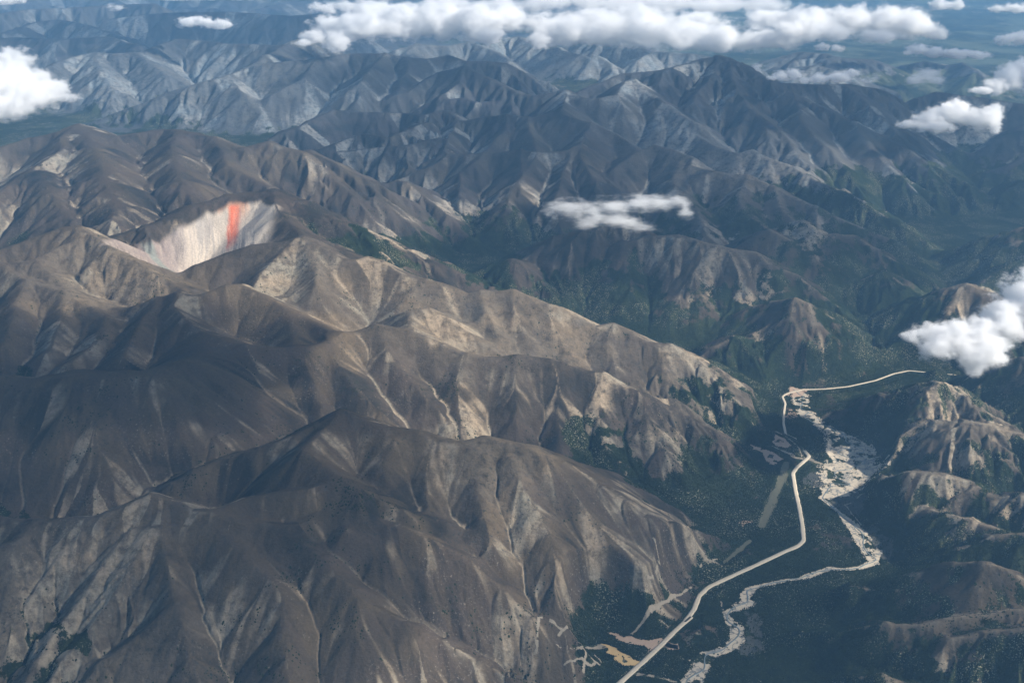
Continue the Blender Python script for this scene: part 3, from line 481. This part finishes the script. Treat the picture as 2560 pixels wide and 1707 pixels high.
N1 = vnoise(X / 34 / np.round(lamr), Y / 34 / np.round(lamr), 1201).astype(np.float32); N2 = vnoise(X / 110, Y / 110, 1203).astype(np.float32)
nst = int(24 * max(Q, .6))
s1 = unit(smear(N1, nst, 0)); s2 = unit(smear(N2, nst + 8, 1))
streak = sstep(.35, 2.0, s1 * 1.0 + s2 * .75 + 1.5 * scree_n) * sstep(.18, .42, slope)
dstreak = sstep(.3, 2.0, -s1 * .8 - s2 * .9 + .6 * scree_n) * sstep(.18, .42, slope)
bare_gully = sstep(.15, 1.3, gul)
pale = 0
for px_, py_, pr_, pk_ in PALE_SUNLIT: pale = np.maximum(pale, pk_ * np.exp(-((X - px_) ** 2 + (Y - py_) ** 2) / (pr_ * pr_)))
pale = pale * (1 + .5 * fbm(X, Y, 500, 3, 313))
scree = np.clip(pale + .55 * east * np.exp(-D / 35) + bare_gully * (.35 + .65 * sstep(-.4, .4, scree_n)) + 1.05 * streak, 0, 1)  # loose stone, pale eastern crests and the painted sunlit paleness
tint = np.clip(.5 + 1.15 * fbm(X, Y, 1900, 4, 66, .6) - .8 * dstreak + .16 * s1, 0, 1)
rocky = sstep(.1, .6, fbm(X, Y, 500, 4, 91, .65) + .3 * fbm(X, Y, 60, 2, 93) + (slope - .5) * .6)

# ------------------------------------------------------------------ mesh and material helpers
def mesh_obj(name, V, F, mats, parent=None, kind=None, label=None, cat=None, group=None, smooth=False, attrs=None):
    V = np.ascontiguousarray(V, dtype=np.float32); F = np.ascontiguousarray(F, dtype=np.int32)
    me = bpy.data.meshes.new(name); k = F.shape[1]
    me.vertices.add(len(V)); me.vertices.foreach_set('co', V.ravel())
    me.loops.add(F.size); me.loops.foreach_set('vertex_index', F.ravel())
    me.polygons.add(len(F)); me.polygons.foreach_set('loop_start', np.arange(0, F.size, k, dtype=np.int32))
    if smooth: me.polygons.foreach_set('use_smooth', np.ones(len(F), dtype=bool))
    me.update(calc_edges=True)
    for an, arr in (attrs or {}).items():
        a = me.attributes.new(an, 'FLOAT_COLOR', 'POINT'); a.data.foreach_set('color', np.ascontiguousarray(arr, dtype=np.float32).ravel())
    for m in (mats if isinstance(mats, list) else [mats]): me.materials.append(m)
    o = bpy.data.objects.new(name, me); col.objects.link(o)
    if parent: o.parent = parent
    if kind: o['kind'] = kind
    if label: o['label'] = label
    if cat: o['category'] = cat
    if group: o['group'] = group
    return o
class NT:
    def __init__(s, name):
        s.m = bpy.data.materials.new(name); s.m.use_nodes = True; s.t = s.m.node_tree; s.t.nodes.clear()
        s.out = s.t.nodes.new('ShaderNodeOutputMaterial')
    def n(s, typ, **kw):
        nd = s.t.nodes.new('ShaderNode' + typ)
        for k, v in kw.items(): setattr(nd, k, v)
        return nd
    def put(s, sock, v):
        if isinstance(v, bpy.types.NodeSocket): s.t.links.new(v, sock)
        elif v is not None: sock.default_value = v
    def math(s, op, a, b=None, clamp=False):
        nd = s.n('Math', operation=op, use_clamp=clamp); s.put(nd.inputs[0], a); s.put(nd.inputs[1], b) if b is not None else 0
        return nd.outputs[0]
    def mix(s, f, a, b, blend='MIX'):
        nd = s.n('Mix', data_type='RGBA', blend_type=blend); s.put(nd.inputs[0], f); s.put(nd.inputs[6], a); s.put(nd.inputs[7], b)
        return nd.outputs[2]
    def noise(s, lam, detail=4, rough=.6, vec=None, off=0):
        nd = s.n('TexNoise', noise_dimensions='3D'); nd.inputs['Scale'].default_value = 1 / lam
        nd.inputs['Detail'].default_value = detail; nd.inputs['Roughness'].default_value = rough
        s.put(nd.inputs['Vector'], vec if vec is not None else s.pos(off)); return nd.outputs['Fac']
    def pos(s, off=0):
        if not hasattr(s, '_p'): s._p = s.n('NewGeometry').outputs['Position']
        if not off: return s._p
        v = s.n('VectorMath', operation='ADD'); s.put(v.inputs[0], s._p); v.inputs[1].default_value = (off, off * .7, off * .3); return v.outputs[0]
    def ramp(s, f, lo, hi):
        nd = s.n('MapRange', interpolation_type='SMOOTHSTEP'); s.put(nd.inputs[0], f); nd.inputs[1].default_value = lo; nd.inputs[2].default_value = hi
        return nd.outputs[0]
    def attr(s, name):
        a = s.n('Attribute', attribute_name=name); sp = s.n('SeparateColor'); s.t.links.new(a.outputs['Color'], sp.inputs[0])
        return a.outputs['Color'], sp.outputs[0], sp.outputs[1], sp.outputs[2], a.outputs['Alpha']
    def surf(s, colr, rough=.95, bump=None, bdist=1., bstr=1.):
        b = s.n('BsdfDiffuse'); s.put(b.inputs['Color'], colr)
        if bump is not None:
            bp = s.n('Bump'); bp.inputs['Strength'].default_value = bstr; bp.inputs['Distance'].default_value = bdist
            s.put(bp.inputs['Height'], bump); s.t.links.new(bp.outputs[0], b.inputs['Normal'])
        s.t.links.new(b.outputs[0], s.out.inputs['Surface']); return s.m
def rgb(r, g, b): return (r, g, b, 1)

# ------------------------------------------------------------------ the mountains (one sheet)
# the scar face: pale, rust and red streaks below the rim of the beige mountain
scar = np.zeros(X.shape + (4,), dtype=np.float32)
P_ = np.array(SCAR_RIM, float); cum = np.r_[0, np.cumsum(np.hypot(*np.diff(P_, axis=0).T))]
dS = np.full(X.shape, 1e9); sS = np.zeros(X.shape)
for k in range(len(P_) - 1):
    d, tt = seg_dist(X, Y, P_[k], P_[k + 1]); m_ = d < dS; dS = np.where(m_, d, dS); sS = np.where(m_, (cum[k] + tt * (cum[k + 1] - cum[k])) / cum[-1], sS)
xy_ = P_[:, 0]; front = Y < np.interp(X, xy_, P_[:, 1])                     # the side that looks down to the valley
xx_ = (X - P_[0, 0]) / (P_[-1, 0] - P_[0, 0]); w_ = sstep(0, 250, dS); sS = sS * (1 - w_) + xx_ * w_
tS = np.where(front, dS, -dS)
F_ = np.array(SCAR_FOOT, float); behind = sstep(-10, 30, Y - np.interp(X, F_[:, 0], F_[:, 1]))
rim = 150 + 110 * np.abs(2 * sS - 1) ** 2.5
fan = sS + (sS - .62) * .22 * ((tS - rim) / 900) - .15 * (tS - rim) / 800
j = fan + .012 * vnoise(X / 150, Y / 150, 5) + .004 * vnoise(X / 40, Y / 40, 8)
fine_ = vnoise(j * 90, tS / 420, 31) * .5 + vnoise(j * 210, tS / 300, 37) * .5
face = behind * sstep(-.02, .05, sS) * sstep(1.04, .93, sS) * sstep(rim, rim + 110, tS + 24 * vnoise(j * 24, tS * 0, 3) + 16 * fine_) * sstep(1350, 750, tS + 260 * fine_) * sstep(.12, .25, slope)
white = np.array([.55, .47, .38]); orange = np.array([.66, .35, .21]); pink = np.array([.36, .28, .25]); red = np.array([.72, .17, .08]); green = np.array([.31, .34, .30]); grey = np.array([.34, .31, .28])
k_ = lambda m: np.clip(m, 0, 1)[..., None]
c_ = white * np.ones(X.shape + (3,))
c_ = c_ + (orange - c_) * k_(1.0 * sstep(-.15, .5, vnoise(j * 13 + 3, tS / 500, 41) + .5 * fine_) * sstep(600, 150, tS) * sstep(.2, .35, sS) * sstep(.8, .7, sS)) * 1.0
c_ = c_ + (grey - c_) * k_(sstep(.1, .8, fine_ + vnoise(j * 9, tS / 400, 43) * .6) * .8)
c_ = c_ + (pink - c_) * k_(sstep(.42, .18, j) * (.75 + .3 * fine_))
c_ = c_ + (green - c_) * k_(sstep(.045, .02, np.abs(j - .10 - tS / 9000)) * .9)
kred = sstep(.062, .012, np.abs(j - .615 + .012 * fine_ - .010 * np.sin(tS / 150))) * sstep(rim + 30, rim + 90, tS) * sstep(900, 600, tS); 
c_ = c_ + (red - c_) * k_(kred * (.85 + .25 * fine_))
scar[..., :3] = c_; scar[..., 3] = np.clip(face * (.62 + .45 * sstep(.12, .42, j)), 0, 1)
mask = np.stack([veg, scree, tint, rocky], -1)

t = NT('mountain rock, scree and tundra')
_, a_veg, a_scree_sunlit, a_tint, a_rock = t.attr('mask'); s_col, _, _, _, s_a = t.attr('scar')
n60 = t.noise(70, 6, .7); n12 = t.noise(16, 4, .7); n300 = t.noise(420, 5, .65, off=900)
rock = t.mix(a_tint, rgb(.027, .025, .022), rgb(.115, .087, .056))
rock = t.mix(t.ramp(n300, .35, .68), rock, rgb(.078, .060, .047))
scol = t.mix(t.ramp(n300, .3, .7), rgb(.35, .27, .185), rgb(.26, .235, .18))
rock = t.mix(t.math('MULTIPLY', a_scree_sunlit, t.ramp(n60, .25, .6), clamp=True), rock, scol)
rock = t.mix(t.math('MULTIPLY', t.ramp(n12, .58, .72), t.math('MULTIPLY', a_rock, .6)), rock, rgb(.33, .30, .25))
rock = t.mix(t.math('MULTIPLY', t.ramp(t.noise(26, 5, .7, off=300), .57, .63), t.math('MULTIPLY', t.ramp(t.noise(600, 4, .7, off=5000), .50, .62), .8)), rock, rgb(.035, .038, .035))
v1 = t.mix(t.ramp(n60, .3, .7), rgb(.007, .013, .007), rgb(.020, .029, .012))
v1 = t.mix(t.ramp(t.noise(900, 3, .6, off=50), .5, .7), v1, rgb(.036, .046, .022))
# pale lichen and bare stones among the dwarf pine
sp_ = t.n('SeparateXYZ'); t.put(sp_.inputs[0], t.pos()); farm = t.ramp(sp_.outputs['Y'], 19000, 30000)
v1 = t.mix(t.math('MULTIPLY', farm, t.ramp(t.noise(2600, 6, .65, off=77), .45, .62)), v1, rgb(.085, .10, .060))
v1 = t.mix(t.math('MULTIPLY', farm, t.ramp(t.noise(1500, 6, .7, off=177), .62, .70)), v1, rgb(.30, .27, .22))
n9 = t.noise(10, 3, .7, off=610)
lich = t.math('MULTIPLY', t.ramp(n9, .54, .66), t.math('ADD', .10, t.ramp(t.noise(380, 5, .65, off=2000), .47, .60)))
v1 = t.mix(t.math('MULTIPLY', lich, 1.0, clamp=True), v1, rgb(.33, .31, .22))
vedge = t.ramp(t.math('ADD', a_veg, t.math('MULTIPLY', t.math('SUBTRACT', n12, .5), 1.6)), .38, .56)
haze_blue = t.mix(1.0, rock, rgb(.69, .88, 1.21), 'MULTIPLY'); rock = t.mix(t.ramp(sp_.outputs['Y'], 11000, 19000), rock, haze_blue)  # distance haze painted in: rock colour turns bluer further off
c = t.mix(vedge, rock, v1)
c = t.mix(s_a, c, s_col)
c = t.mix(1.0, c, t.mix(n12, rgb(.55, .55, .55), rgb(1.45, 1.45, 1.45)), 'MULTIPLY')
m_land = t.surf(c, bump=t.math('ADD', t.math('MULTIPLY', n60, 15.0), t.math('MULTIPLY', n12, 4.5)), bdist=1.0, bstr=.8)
idx = np.arange(NR * NC, dtype=np.int32).reshape(NR, NC)
F = np.stack([idx[:-1, :-1], idx[:-1, 1:], idx[1:, 1:], idx[1:, :-1]], -1).reshape(-1, 4)
V = np.stack([X, Y, Hh], -1).reshape(-1, 3)
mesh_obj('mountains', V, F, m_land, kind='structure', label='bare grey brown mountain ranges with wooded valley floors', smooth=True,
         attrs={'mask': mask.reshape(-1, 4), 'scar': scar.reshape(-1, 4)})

# ------------------------------------------------------------------ road, tracks, river bed, clearings
def resample(pts, step):
    P = np.array(pts, float); d = np.r_[0, np.cumsum(np.hypot(*np.diff(P[:, :2], axis=0).T))]
    # round the corners a little
    s = np.arange(0, d[-1], step); Q_ = np.stack([np.interp(s, d, P[:, k]) for k in range(P.shape[1])], -1)
    for _ in range(6): Q_[1:-1] = (Q_[:-2] + 2 * Q_[1:-1] + Q_[2:]) / 4
    return Q_
def strip(name, pts, half, lift, m, edge=.12, **kw):
    P = resample(pts, 9.); T = np.gradient(P[:, :2], axis=0); T /= np.hypot(T[:, 0], T[:, 1])[:, None] + 1e-9
    N = np.stack([-T[:, 1], T[:, 0]], -1); rnd = np.random.default_rng(4)
    k = len(P); hw = half * (1 + edge * vnoise(np.arange(k) / 5., np.zeros(k), 3)); hv = half * (1 + edge * vnoise(np.arange(k) / 4., np.zeros(k), 9))
    cols = [P[:, :2] + N * hw[:, None], P[:, :2] + N * half * .4, P[:, :2] - N * half * .4, P[:, :2] - N * hv[:, None]]
    zc = hsample(P[:, 0], P[:, 1])
    rows = []
    for q, dz in zip([cols[0]] + cols + [cols[3]], (-3, 0, .6, .6, 0, -3)):
        z = np.maximum(hsample(q[:, 0], q[:, 1]), zc - 2) + lift + dz
        rows.append(np.c_[q, z])
    V = np.stack(rows, 1).reshape(-1, 3); w_ = 6
    i = np.arange(k - 1)[:, None] * w_ + np.arange(w_ - 1)[None]; i = i.ravel()
    return mesh_obj(name, V, np.stack([i, i + w_, i + w_ + 1, i + 1], -1), m, **kw)
t = NT('pale gravel road'); n_ = t.noise(14, 4, .6)
m_road = t.surf(t.mix(n_, rgb(.42, .36, .27), rgb(.68, .59, .45)))
strip('road', ROAD_SOUTH, 16, 4.0, m_road, kind='structure', label='pale gravel road running down the near valley floor')
strip('road', ROAD_NORTH, 10, 4.0, m_road, kind='structure', label='pale gravel road bending away towards the right beyond the river head')

def patch(name, bounds, cell, keep, m, lift=1.5, **kw):
    x0, x1, y0, y1 = bounds; nx, ny = int((x1 - x0) / cell) + 1, int((y1 - y0) / cell) + 1
    gx_, gy_ = np.meshgrid(x0 + np.arange(nx) * cell, y0 + np.arange(ny) * cell)
    jx = gx_ + cell * .35 * (_hash(gx_ / cell, gy_ / cell, 3) - .5); jy = gy_ + cell * .35 * (_hash(gx_ / cell, gy_ / cell, 5) - .5)
    kc = keep(gx_[:-1, :-1] + cell / 2, gy_[:-1, :-1] + cell / 2)
    ii, jj = np.nonzero(kc); a = ii * nx + jj
    F = np.stack([a, a + 1, a + nx + 1, a + nx], -1); used, inv = np.unique(F, return_inverse=True)
    if len(used) == 0: return None
    vx, vy = jx.ravel()[used], jy.ravel()[used]
    V = np.c_[vx, vy, hsample(vx, vy) + lift]
    return mesh_obj(name, V, inv.reshape(-1, 4), m, **kw)
def pline(x, y, pts):
    """distance to a line of varying half width: (distance, half width)"""
    best = np.full(x.shape, 1e9); hw = np.zeros(x.shape)
    for p, q in zip(pts[:-1], pts[1:]):
        d, tt = seg_dist(x, y, p, q); w_ = p[3] + (q[3] - p[3]) * tt; m_ = d - w_ < best
        best = np.where(m_, d - w_, best); hw = np.where(m_, w_, hw)
    return best, hw
def bounds_of(pts, pad):
    a = np.array(pts, float); return a[:, 0].min() - pad, a[:, 0].max() + pad, a[:, 1].min() - pad, a[:, 1].max() + pad
t = NT('braided river gravel'); n_ = t.noise(30, 5, .65); n2 = t.noise(120, 4, .6, off=70)
cc = t.mix(n_, rgb(.36, .305, .23), rgb(.62, .53, .40)); cc = t.mix(t.ramp(n2, .55, .68), cc, rgb(.28, .265, .235))
thr = t.math('ABSOLUTE', t.math('SUBTRACT', t.noise(75, 3, .5, off=40), .5)); cc = t.mix(t.ramp(thr, .035, .008), cc, rgb(.17, .17, .155))
cc = t.mix(t.ramp(t.noise(22, 3, .6, off=11), .64, .74), cc, rgb(.09, .10, .07))
m_grav = t.surf(cc)
def keep_river(x, y):
    d, hw = pline(x, y, RIVER); d2, hw2 = pline(x, y, CHANNEL2)
    e = .30 + .75 * fbm(x, y, 55, 4, 12, .65)
    isl = fbm(x, y, 85, 5, 19, .65)
    a = (d < hw * e) & ~((isl > .13) & (hw > 45)) & ~((isl > .22) & (hw > 20))
    return a | (d2 < hw2 * e * 1.5)
patch('river_bed', bounds_of(RIVER, 150), 6., keep_river, m_grav, 1.2, kind='structure', label='pale braided gravel bed of the river')
t = NT('shallow river water'); b = t.n('BsdfPrincipled'); t.put(b.inputs['Base Color'], rgb(.13, .16, .16)); t.put(b.inputs['Roughness'], .35)
t.t.links.new(b.outputs[0], t.out.inputs['Surface']); m_water = t.m
RW = resample([(p[0], p[1], p[2], p[3]) for p in RIVER], 22.)
T_ = np.gradient(RW[:, :2], axis=0); T_ /= np.hypot(T_[:, 0], T_[:, 1])[:, None]
off = (RW[:, 3] * .6) * np.sin(np.arange(len(RW)) * .33 + 2 * vnoise(np.arange(len(RW)) / 7., np.zeros(len(RW)), 2))
RWp = [(x - ty * o_, y + tx * o_, 0) for (x, y, z, w_), (tx, ty), o_ in zip(RW, T_, off)]
strip('river', RWp, 4.5, 2.2, m_water, edge=.4, kind='structure', label='thin grey water channel threading the gravel bed')
t = NT('dry stony flat'); m_flat = t.surf(t.mix(t.ramp(t.noise(60, 5, .7), .3, .7), rgb(.045, .05, .045), rgb(.085, .082, .075)))
def inside(x, y, poly):
    r = np.zeros(x.shape, bool); n_ = len(poly)
    for i in range(n_):
        (x0, y0), (x1, y1) = poly[i][:2], poly[(i + 1) % n_][:2]
        c_ = (y0 > y) != (y1 > y); r ^= c_ & (x < (x1 - x0) * (y - y0) / (y1 - y0 + 1e-9) + x0)
    return r
def poly_patch(name, poly, cell, m, wob, lift, hole=.75, **kw):
    def keep(x, y):
        xx = x + wob * fbm(x, y, 70, 3, 5); yy = y + wob * fbm(x, y, 70, 3, 6)
        return inside(xx, yy, poly) & (fbm(x, y, 45, 3, 15) < hole)
    return patch(name, bounds_of(poly, wob + 20), cell, keep, m, lift, kind='structure', **kw)
for g in GREY: poly_patch('gravel_flat', g, 8., m_flat, 40, .9, .35, label='grey stony flat beside the river')
t = NT('pinkish dirt'); m_dirt = t.surf(t.mix(t.noise(30, 4, .7), rgb(.36, .24, .17), rgb(.50, .38, .28)))
t = NT('ochre dirt'); m_ochre = t.surf(t.mix(t.noise(30, 4, .7), rgb(.50, .32, .13), rgb(.62, .46, .24)))
for i, p in enumerate(PATCHES):
    poly_patch('dirt_clearing', p, 5., m_ochre if i == 1 else m_dirt, 26, 1.6, .25 if i in (2, 4) else .4,
               label=['pinkish dirt clearing crossed by the road', 'ochre dirt clearing beside the road', 'pink bare slope above the road bend', 'small pale lay-by beside the near road',
                      'bare bank below the end of the north road', 'dirt patch between north road and river', 'tiny three armed clearing in the forest', 'bare ground at the road bend'][i])
t = NT('dirt track'); m_track = t.surf(t.mix(t.noise(18, 4, .7), rgb(.17, .15, .115), rgb(.40, .34, .26)))
t = NT('cleared strip'); m_cut = t.surf(t.mix(t.noise(25, 4, .7), rgb(.07, .075, .05), rgb(.15, .14, .10)))
tn = 0
for i, p in enumerate(TRACKS):
    def keep(x, y, p=p, i=i):
        d, hw = pline(x + 10 * fbm(x, y, 50, 2, 7), y + 10 * fbm(x, y, 50, 2, 8), p)
        return (d < hw * (.2 + .5 * fbm(x, y, 40, 2, 9))) & (fbm(x, y, 35, 3, 10) < (.25 if i > 4 else .6))
    patch('dirt_track' if i > 1 else 'forest_cut', bounds_of(p, 60), 4., keep, m_cut if i < 2 else m_track, 1.3, kind='structure')

# ------------------------------------------------------------------ larch forest and dwarf pine (beyond counting)
rng = np.random.default_rng(8)
NT_ = int(TREES)
a_ = rng.uniform(math.radians(-12), math.radians(30), NT_ * 5); r_ = np.exp(rng.uniform(math.log(4700), math.log(12500), NT_ * 5))
tx, ty = r_ * np.sin(a_), r_ * np.cos(a_)
vg = asample(veg, tx, ty); z = hsample(tx, ty)
dens = vg * (.35 + .65 * sstep(-.25, .25, fbm(tx, ty, 340, 4, 4242, .6))) * sstep(330, 120, z) + .25 * vg * sstep(.3, .8, vg)
ok = rng.random(len(tx)) < dens
def clear_of(pts, hw):
    global ok
    P = np.array(pts, float)
    for p, q in zip(P[:-1], P[1:]):
        d, _ = seg_dist(tx, ty, p, q); ok &= d > hw
clear_of(ROAD_SOUTH, 30); clear_of(ROAD_NORTH, 24)
d, hw = pline(tx, ty, RIVER); ok &= ~(d < hw * .15)
for p in TRACKS: d, hw = pline(tx, ty, p); ok &= d > hw * .8
for p in PATCHES[:5]: ok &= ~inside(tx, ty, p)
for p in GREY: ok &= ~(inside(tx, ty, p) & (rng.random(len(tx)) < .85))
sel = np.nonzero(ok)[0][:NT_]
x, y, z = tx[sel], ty[sel], z[sel]; n = len(sel)
hgt = rng.uniform(6, 14, n); rad = hgt * rng.uniform(.22, .36, n); ph = rng.uniform(0, 6.28, n)
V = np.zeros((n, 7, 3), dtype=np.float32); F = []
for k in range(3):
    V[:, k] = np.stack([x + rad * np.cos(ph + k * 2.094), y + rad * np.sin(ph + k * 2.094), z + hgt * .12], -1)
    V[:, 3 + k] = np.stack([x + rad * .62 * np.cos(ph + 1 + k * 2.094), y + rad * .62 * np.sin(ph + 1 + k * 2.094), z + hgt * .5], -1)
V[:, 6] = np.stack([x, y, z + hgt], -1)
F = np.array([[0, 1, 3], [1, 4, 3], [1, 2, 4], [2, 5, 4], [2, 0, 5], [0, 3, 5], [3, 4, 6], [4, 5, 6], [5, 3, 6]])
F = (np.arange(n)[:, None, None] * 7 + F[None]).reshape(-1, 3)
t = NT('dark larch and pine'); m_tree = t.surf(t.mix(t.ramp(t.noise(60, 3, .7), .3, .7), rgb(.008, .015, .007), rgb(.026, .037, .014)))
mesh_obj('forest', V.reshape(-1, 3), F, m_tree, kind='stuff', label='dark green larch forest covering the valley floor and lower slopes')

# dwarf pine scrub dotted over the bare slopes
NS = SCRUB; a_ = rng.uniform(math.radians(-30), math.radians(30), NS * 8); r_ = np.exp(rng.uniform(math.log(4500), math.log(14500), NS * 8))
tx, ty = r_ * np.sin(a_), r_ * np.cos(a_)
vg = asample(veg, tx, ty); gg_ = np.clip(asample(gul, tx, ty), 0, 1.5); zt = hsample(tx, ty)
cl = .45 * sstep(.2, .75, fbm(tx, ty, 420, 3, 5151, .6) + .7 * fbm(tx, ty, 60, 3, 5252, .6) + .25 * gg_ + .3 * sstep(350, 50, zt - asample(treeline, tx, ty)) - .06)
ok = (rng.random(len(tx)) < cl * sstep(.9, .3, vg)) & (asample(scar[..., 3], tx, ty) < .15); sel = np.nonzero(ok)[0][:NS]
x, y = tx[sel], ty[sel]; n = len(sel); rad = rng.uniform(1.5, 5, n) * (1 + .00007 * r_[sel]); hgt = rng.uniform(2, 4.5, n); ph = rng.uniform(0, 6.28, n)
V = np.zeros((n, 7, 3), dtype=np.float32); z = hsample(x, y)
for k in range(6):
    rr_ = rad * rng.uniform(.6, 1.25, n); vx = x + rr_ * np.cos(ph + k * 1.047); vy = y + rr_ * np.sin(ph + k * 1.047)
    V[:, k] = np.stack([vx, vy, hsample(vx, vy) + .2], -1)
V[:, 6] = np.stack([x, y, z + hgt], -1)
F = np.array([[k, (k + 1) % 6, 6] for k in range(6)]); F = (np.arange(n)[:, None, None] * 7 + F[None]).reshape(-1, 3)
mesh_obj('scrub', V.reshape(-1, 3), F, m_tree, kind='stuff', label='dark dwarf pine scrub dotted over the bare slopes')
# ------------------------------------------------------------------ clouds
def cloud_material(name, dens, blobs, R_, base, wispy, seed, big=False):
    """vapour: a field of soft blobs (object coordinates, metres) whose edge is torn by noise"""
    if wispy: base = -1e6
    t = NT(name); P = t.n('TexCoord').outputs['Object']
    wn_ = t.n('TexNoise', noise_dimensions='3D'); wn_.inputs['Scale'].default_value = 1 / (R_ * 1.1); wn_.inputs['Detail'].default_value = 2
    t.put(wn_.inputs['Vector'], P)
    f = None
    for (x, y, z, a, b, c_) in blobs:
        v = t.n('VectorMath', operation='MULTIPLY_ADD'); t.put(v.inputs[0], P); v.inputs[1].default_value = (1 / a, 1 / b, 1 / c_); v.inputs[2].default_value = (-x / a, -y / b, -z / c_)
        l = t.n('VectorMath', operation='LENGTH'); t.put(l.inputs[0], v.outputs[0])
        if f is None: f = l.outputs['Value']
        else:
            m = t.n('Math', operation='SMOOTH_MIN'); t.put(m.inputs[0], f); t.put(m.inputs[1], l.outputs['Value']); m.inputs[2].default_value = .35; f = m.outputs[0]
    nz = t.n('TexNoise', noise_dimensions='3D'); nz.inputs['Scale'].default_value = 1 / (R_ * (.8 if not wispy else 1.0)); nz.inputs['Detail'].default_value = 7; nz.inputs['Roughness'].default_value = .72; nz.inputs['Lacunarity'].default_value = 2.2
    sp = t.n('VectorMath', operation='MULTIPLY_ADD'); t.put(sp.inputs[0], P); sp.inputs[1].default_value = (1, 1, 1.5) if not wispy else (.55, 1, 1.7); sp.inputs[2].default_value = (seed * 1370., 0, 0)
    t.put(nz.inputs['Vector'], sp.outputs[0])
    # 1 - distance + noise, sharpened
    g = t.math('SUBTRACT', t.math('MULTIPLY', t.math('SUBTRACT', 1.0, f), 1.5), .28 if not wispy else .25)
    g = t.math('ADD', g, t.math('MULTIPLY', t.math('SUBTRACT', nz.outputs['Fac'], .5 if not wispy else .52), (4.0 if big else 4.6) if not wispy else 6.0))
    sz = t.n('SeparateXYZ'); t.put(sz.inputs[0], P)
    d = t.math('MULTIPLY', t.ramp(g, .0, .9 if not wispy else 1.3), t.ramp(f, 1.2, 1.0))
    d = t.math('MULTIPLY', t.math('MULTIPLY', d, t.ramp(sz.outputs['Z'], base - R_ * .08, base + R_ * .10)), dens)
    pv = t.n('VolumePrincipled'); pv.inputs['Color'].default_value = (1, 1, 1, 1); pv.inputs['Anisotropy'].default_value = .0
    t.put(pv.inputs['Density'], d)
    t.t.links.new(pv.outputs[0], t.out.inputs['Volume']); return t.m
def cloud(label, dens, blobs, seed):
    B = np.array(blobs, float); B[:, 3:] *= 1.2 if dens > .45 else 1.4; c0 = B[:, :3].mean(0); R_ = float(B[:, 3:].mean()); L = B.copy(); L[:, :3] -= c0
    bm = bmesh.new()
    for (x, y, z, a, b, c_) in L:
        r = bmesh.ops.create_icosphere(bm, subdivisions=3, radius=1)
        for v in r['verts']: v.co = Vector((v.co.x * a * 1.24 + x, v.co.y * b * 1.24 + y, v.co.z * c_ * 1.24 + z))
    me = bpy.data.meshes.new('cloud'); bm.to_mesh(me); bm.free()
    o = bpy.data.objects.new('cloud', me); col.objects.link(o); o.location = c0
    md = o.modifiers.new('join', 'REMESH'); md.mode = 'VOXEL'; md.voxel_size = max(14, R_ * .12); md.use_smooth_shade = True
    dg = bpy.context.evaluated_depsgraph_get(); m2 = bpy.data.meshes.new_from_object(o.evaluated_get(dg))
    o.modifiers.clear(); old = o.data; o.data = m2; bpy.data.meshes.remove(old); m2.name = 'cloud'
    m2.materials.clear(); base = float((L[:, 2] - L[:, 5] * .75).min())
    m2.materials.append(cloud_material('cloud vapour', CLOUD_DENS * dens ** 1.2 * 260 / R_, L.tolist(), R_, base, dens < .45, seed % 13, dens > .85))
    o['label'] = label; o['category'] = 'cloud'; o['group'] = 'clouds over the mountains'
    return o
if CLOUDS_ON:
  for k, (lab, den, bl) in enumerate(CLOUDS): cloud(lab, den, bl, 11 + k * 7)

# thin clouds added unseen overhead to lay shade on chosen land (centre of the shade, half sizes, optical depth)
def shade_cloud(label, x, y, rx, ry, tau, seed, zc=6900.):
    k = (zc - 500) / sund.z; cx, cy = x + sund.x * k, y + sund.y * k
    bm = bmesh.new(); bmesh.ops.create_icosphere(bm, subdivisions=5, radius=1)
    for v in bm.verts:
        p = v.co.copy(); q = Vector((p.x * rx / 900, p.y * ry / 900, seed * 3.7))
        f = 1 + .22 * mnoise.noise(q) + .12 * mnoise.noise(q * 2.3) + .06 * mnoise.noise(q * 5)
        th_ = 130 * (1 + .5 * mnoise.noise(q * 1.7 + Vector((0, 0, 9))))
        v.co = Vector((p.x * rx * f, p.y * ry * f, math.copysign(abs(p.z) ** 1.0, p.z) * th_))
    me = bpy.data.meshes.new('cloud'); bm.to_mesh(me); bm.free()
    t = NT('thin shade cloud'); pv = t.n('VolumePrincipled'); pv.inputs['Color'].default_value = (1, 1, 1, 1)
    pv.inputs['Density'].default_value = tau / 260 * sund.z; pv.inputs['Anisotropy'].default_value = .3
    t.t.links.new(pv.outputs[0], t.out.inputs['Volume']); me.materials.append(t.m)
    o = bpy.data.objects.new('cloud', me); col.objects.link(o); o.location = (cx, cy, zc)
    o['label'] = label; o['category'] = 'cloud'; o['group'] = 'added shade clouds overhead'
if SHADE_ON:
    for k, (lab, x, y, rx, ry, tau) in enumerate(SHADE_CLOUDS): shade_cloud('thin shade cloud added unseen overhead to shade ' + lab, x, y, rx, ry, tau, k)

# ------------------------------------------------------------------ the air
if HAZE > 0:
    x0, x1, y0, y1, z0, z1 = -95000, 95000, -3000, 130000, float(Hh.min()) - 60, CAM_Z + 150
    V = [(x, y, z) for z in (z0, z1) for y in (y0, y1) for x in (x0, x1)]
    F = [(0, 2, 3, 1), (4, 5, 7, 6), (0, 1, 5, 4), (1, 3, 7, 5), (3, 2, 6, 7), (2, 0, 4, 6)]
    t = NT('blue air'); pv = t.n('VolumePrincipled'); pv.inputs['Color'].default_value = HAZE_COL + (1,)
    pv.inputs['Density'].default_value = HAZE; pv.inputs['Anisotropy'].default_value = 0.1
    t.t.links.new(pv.outputs[0], t.out.inputs['Volume'])
    mesh_obj('haze', V, F, t.m, kind='stuff', label='thin blue air that veils the far ranges')
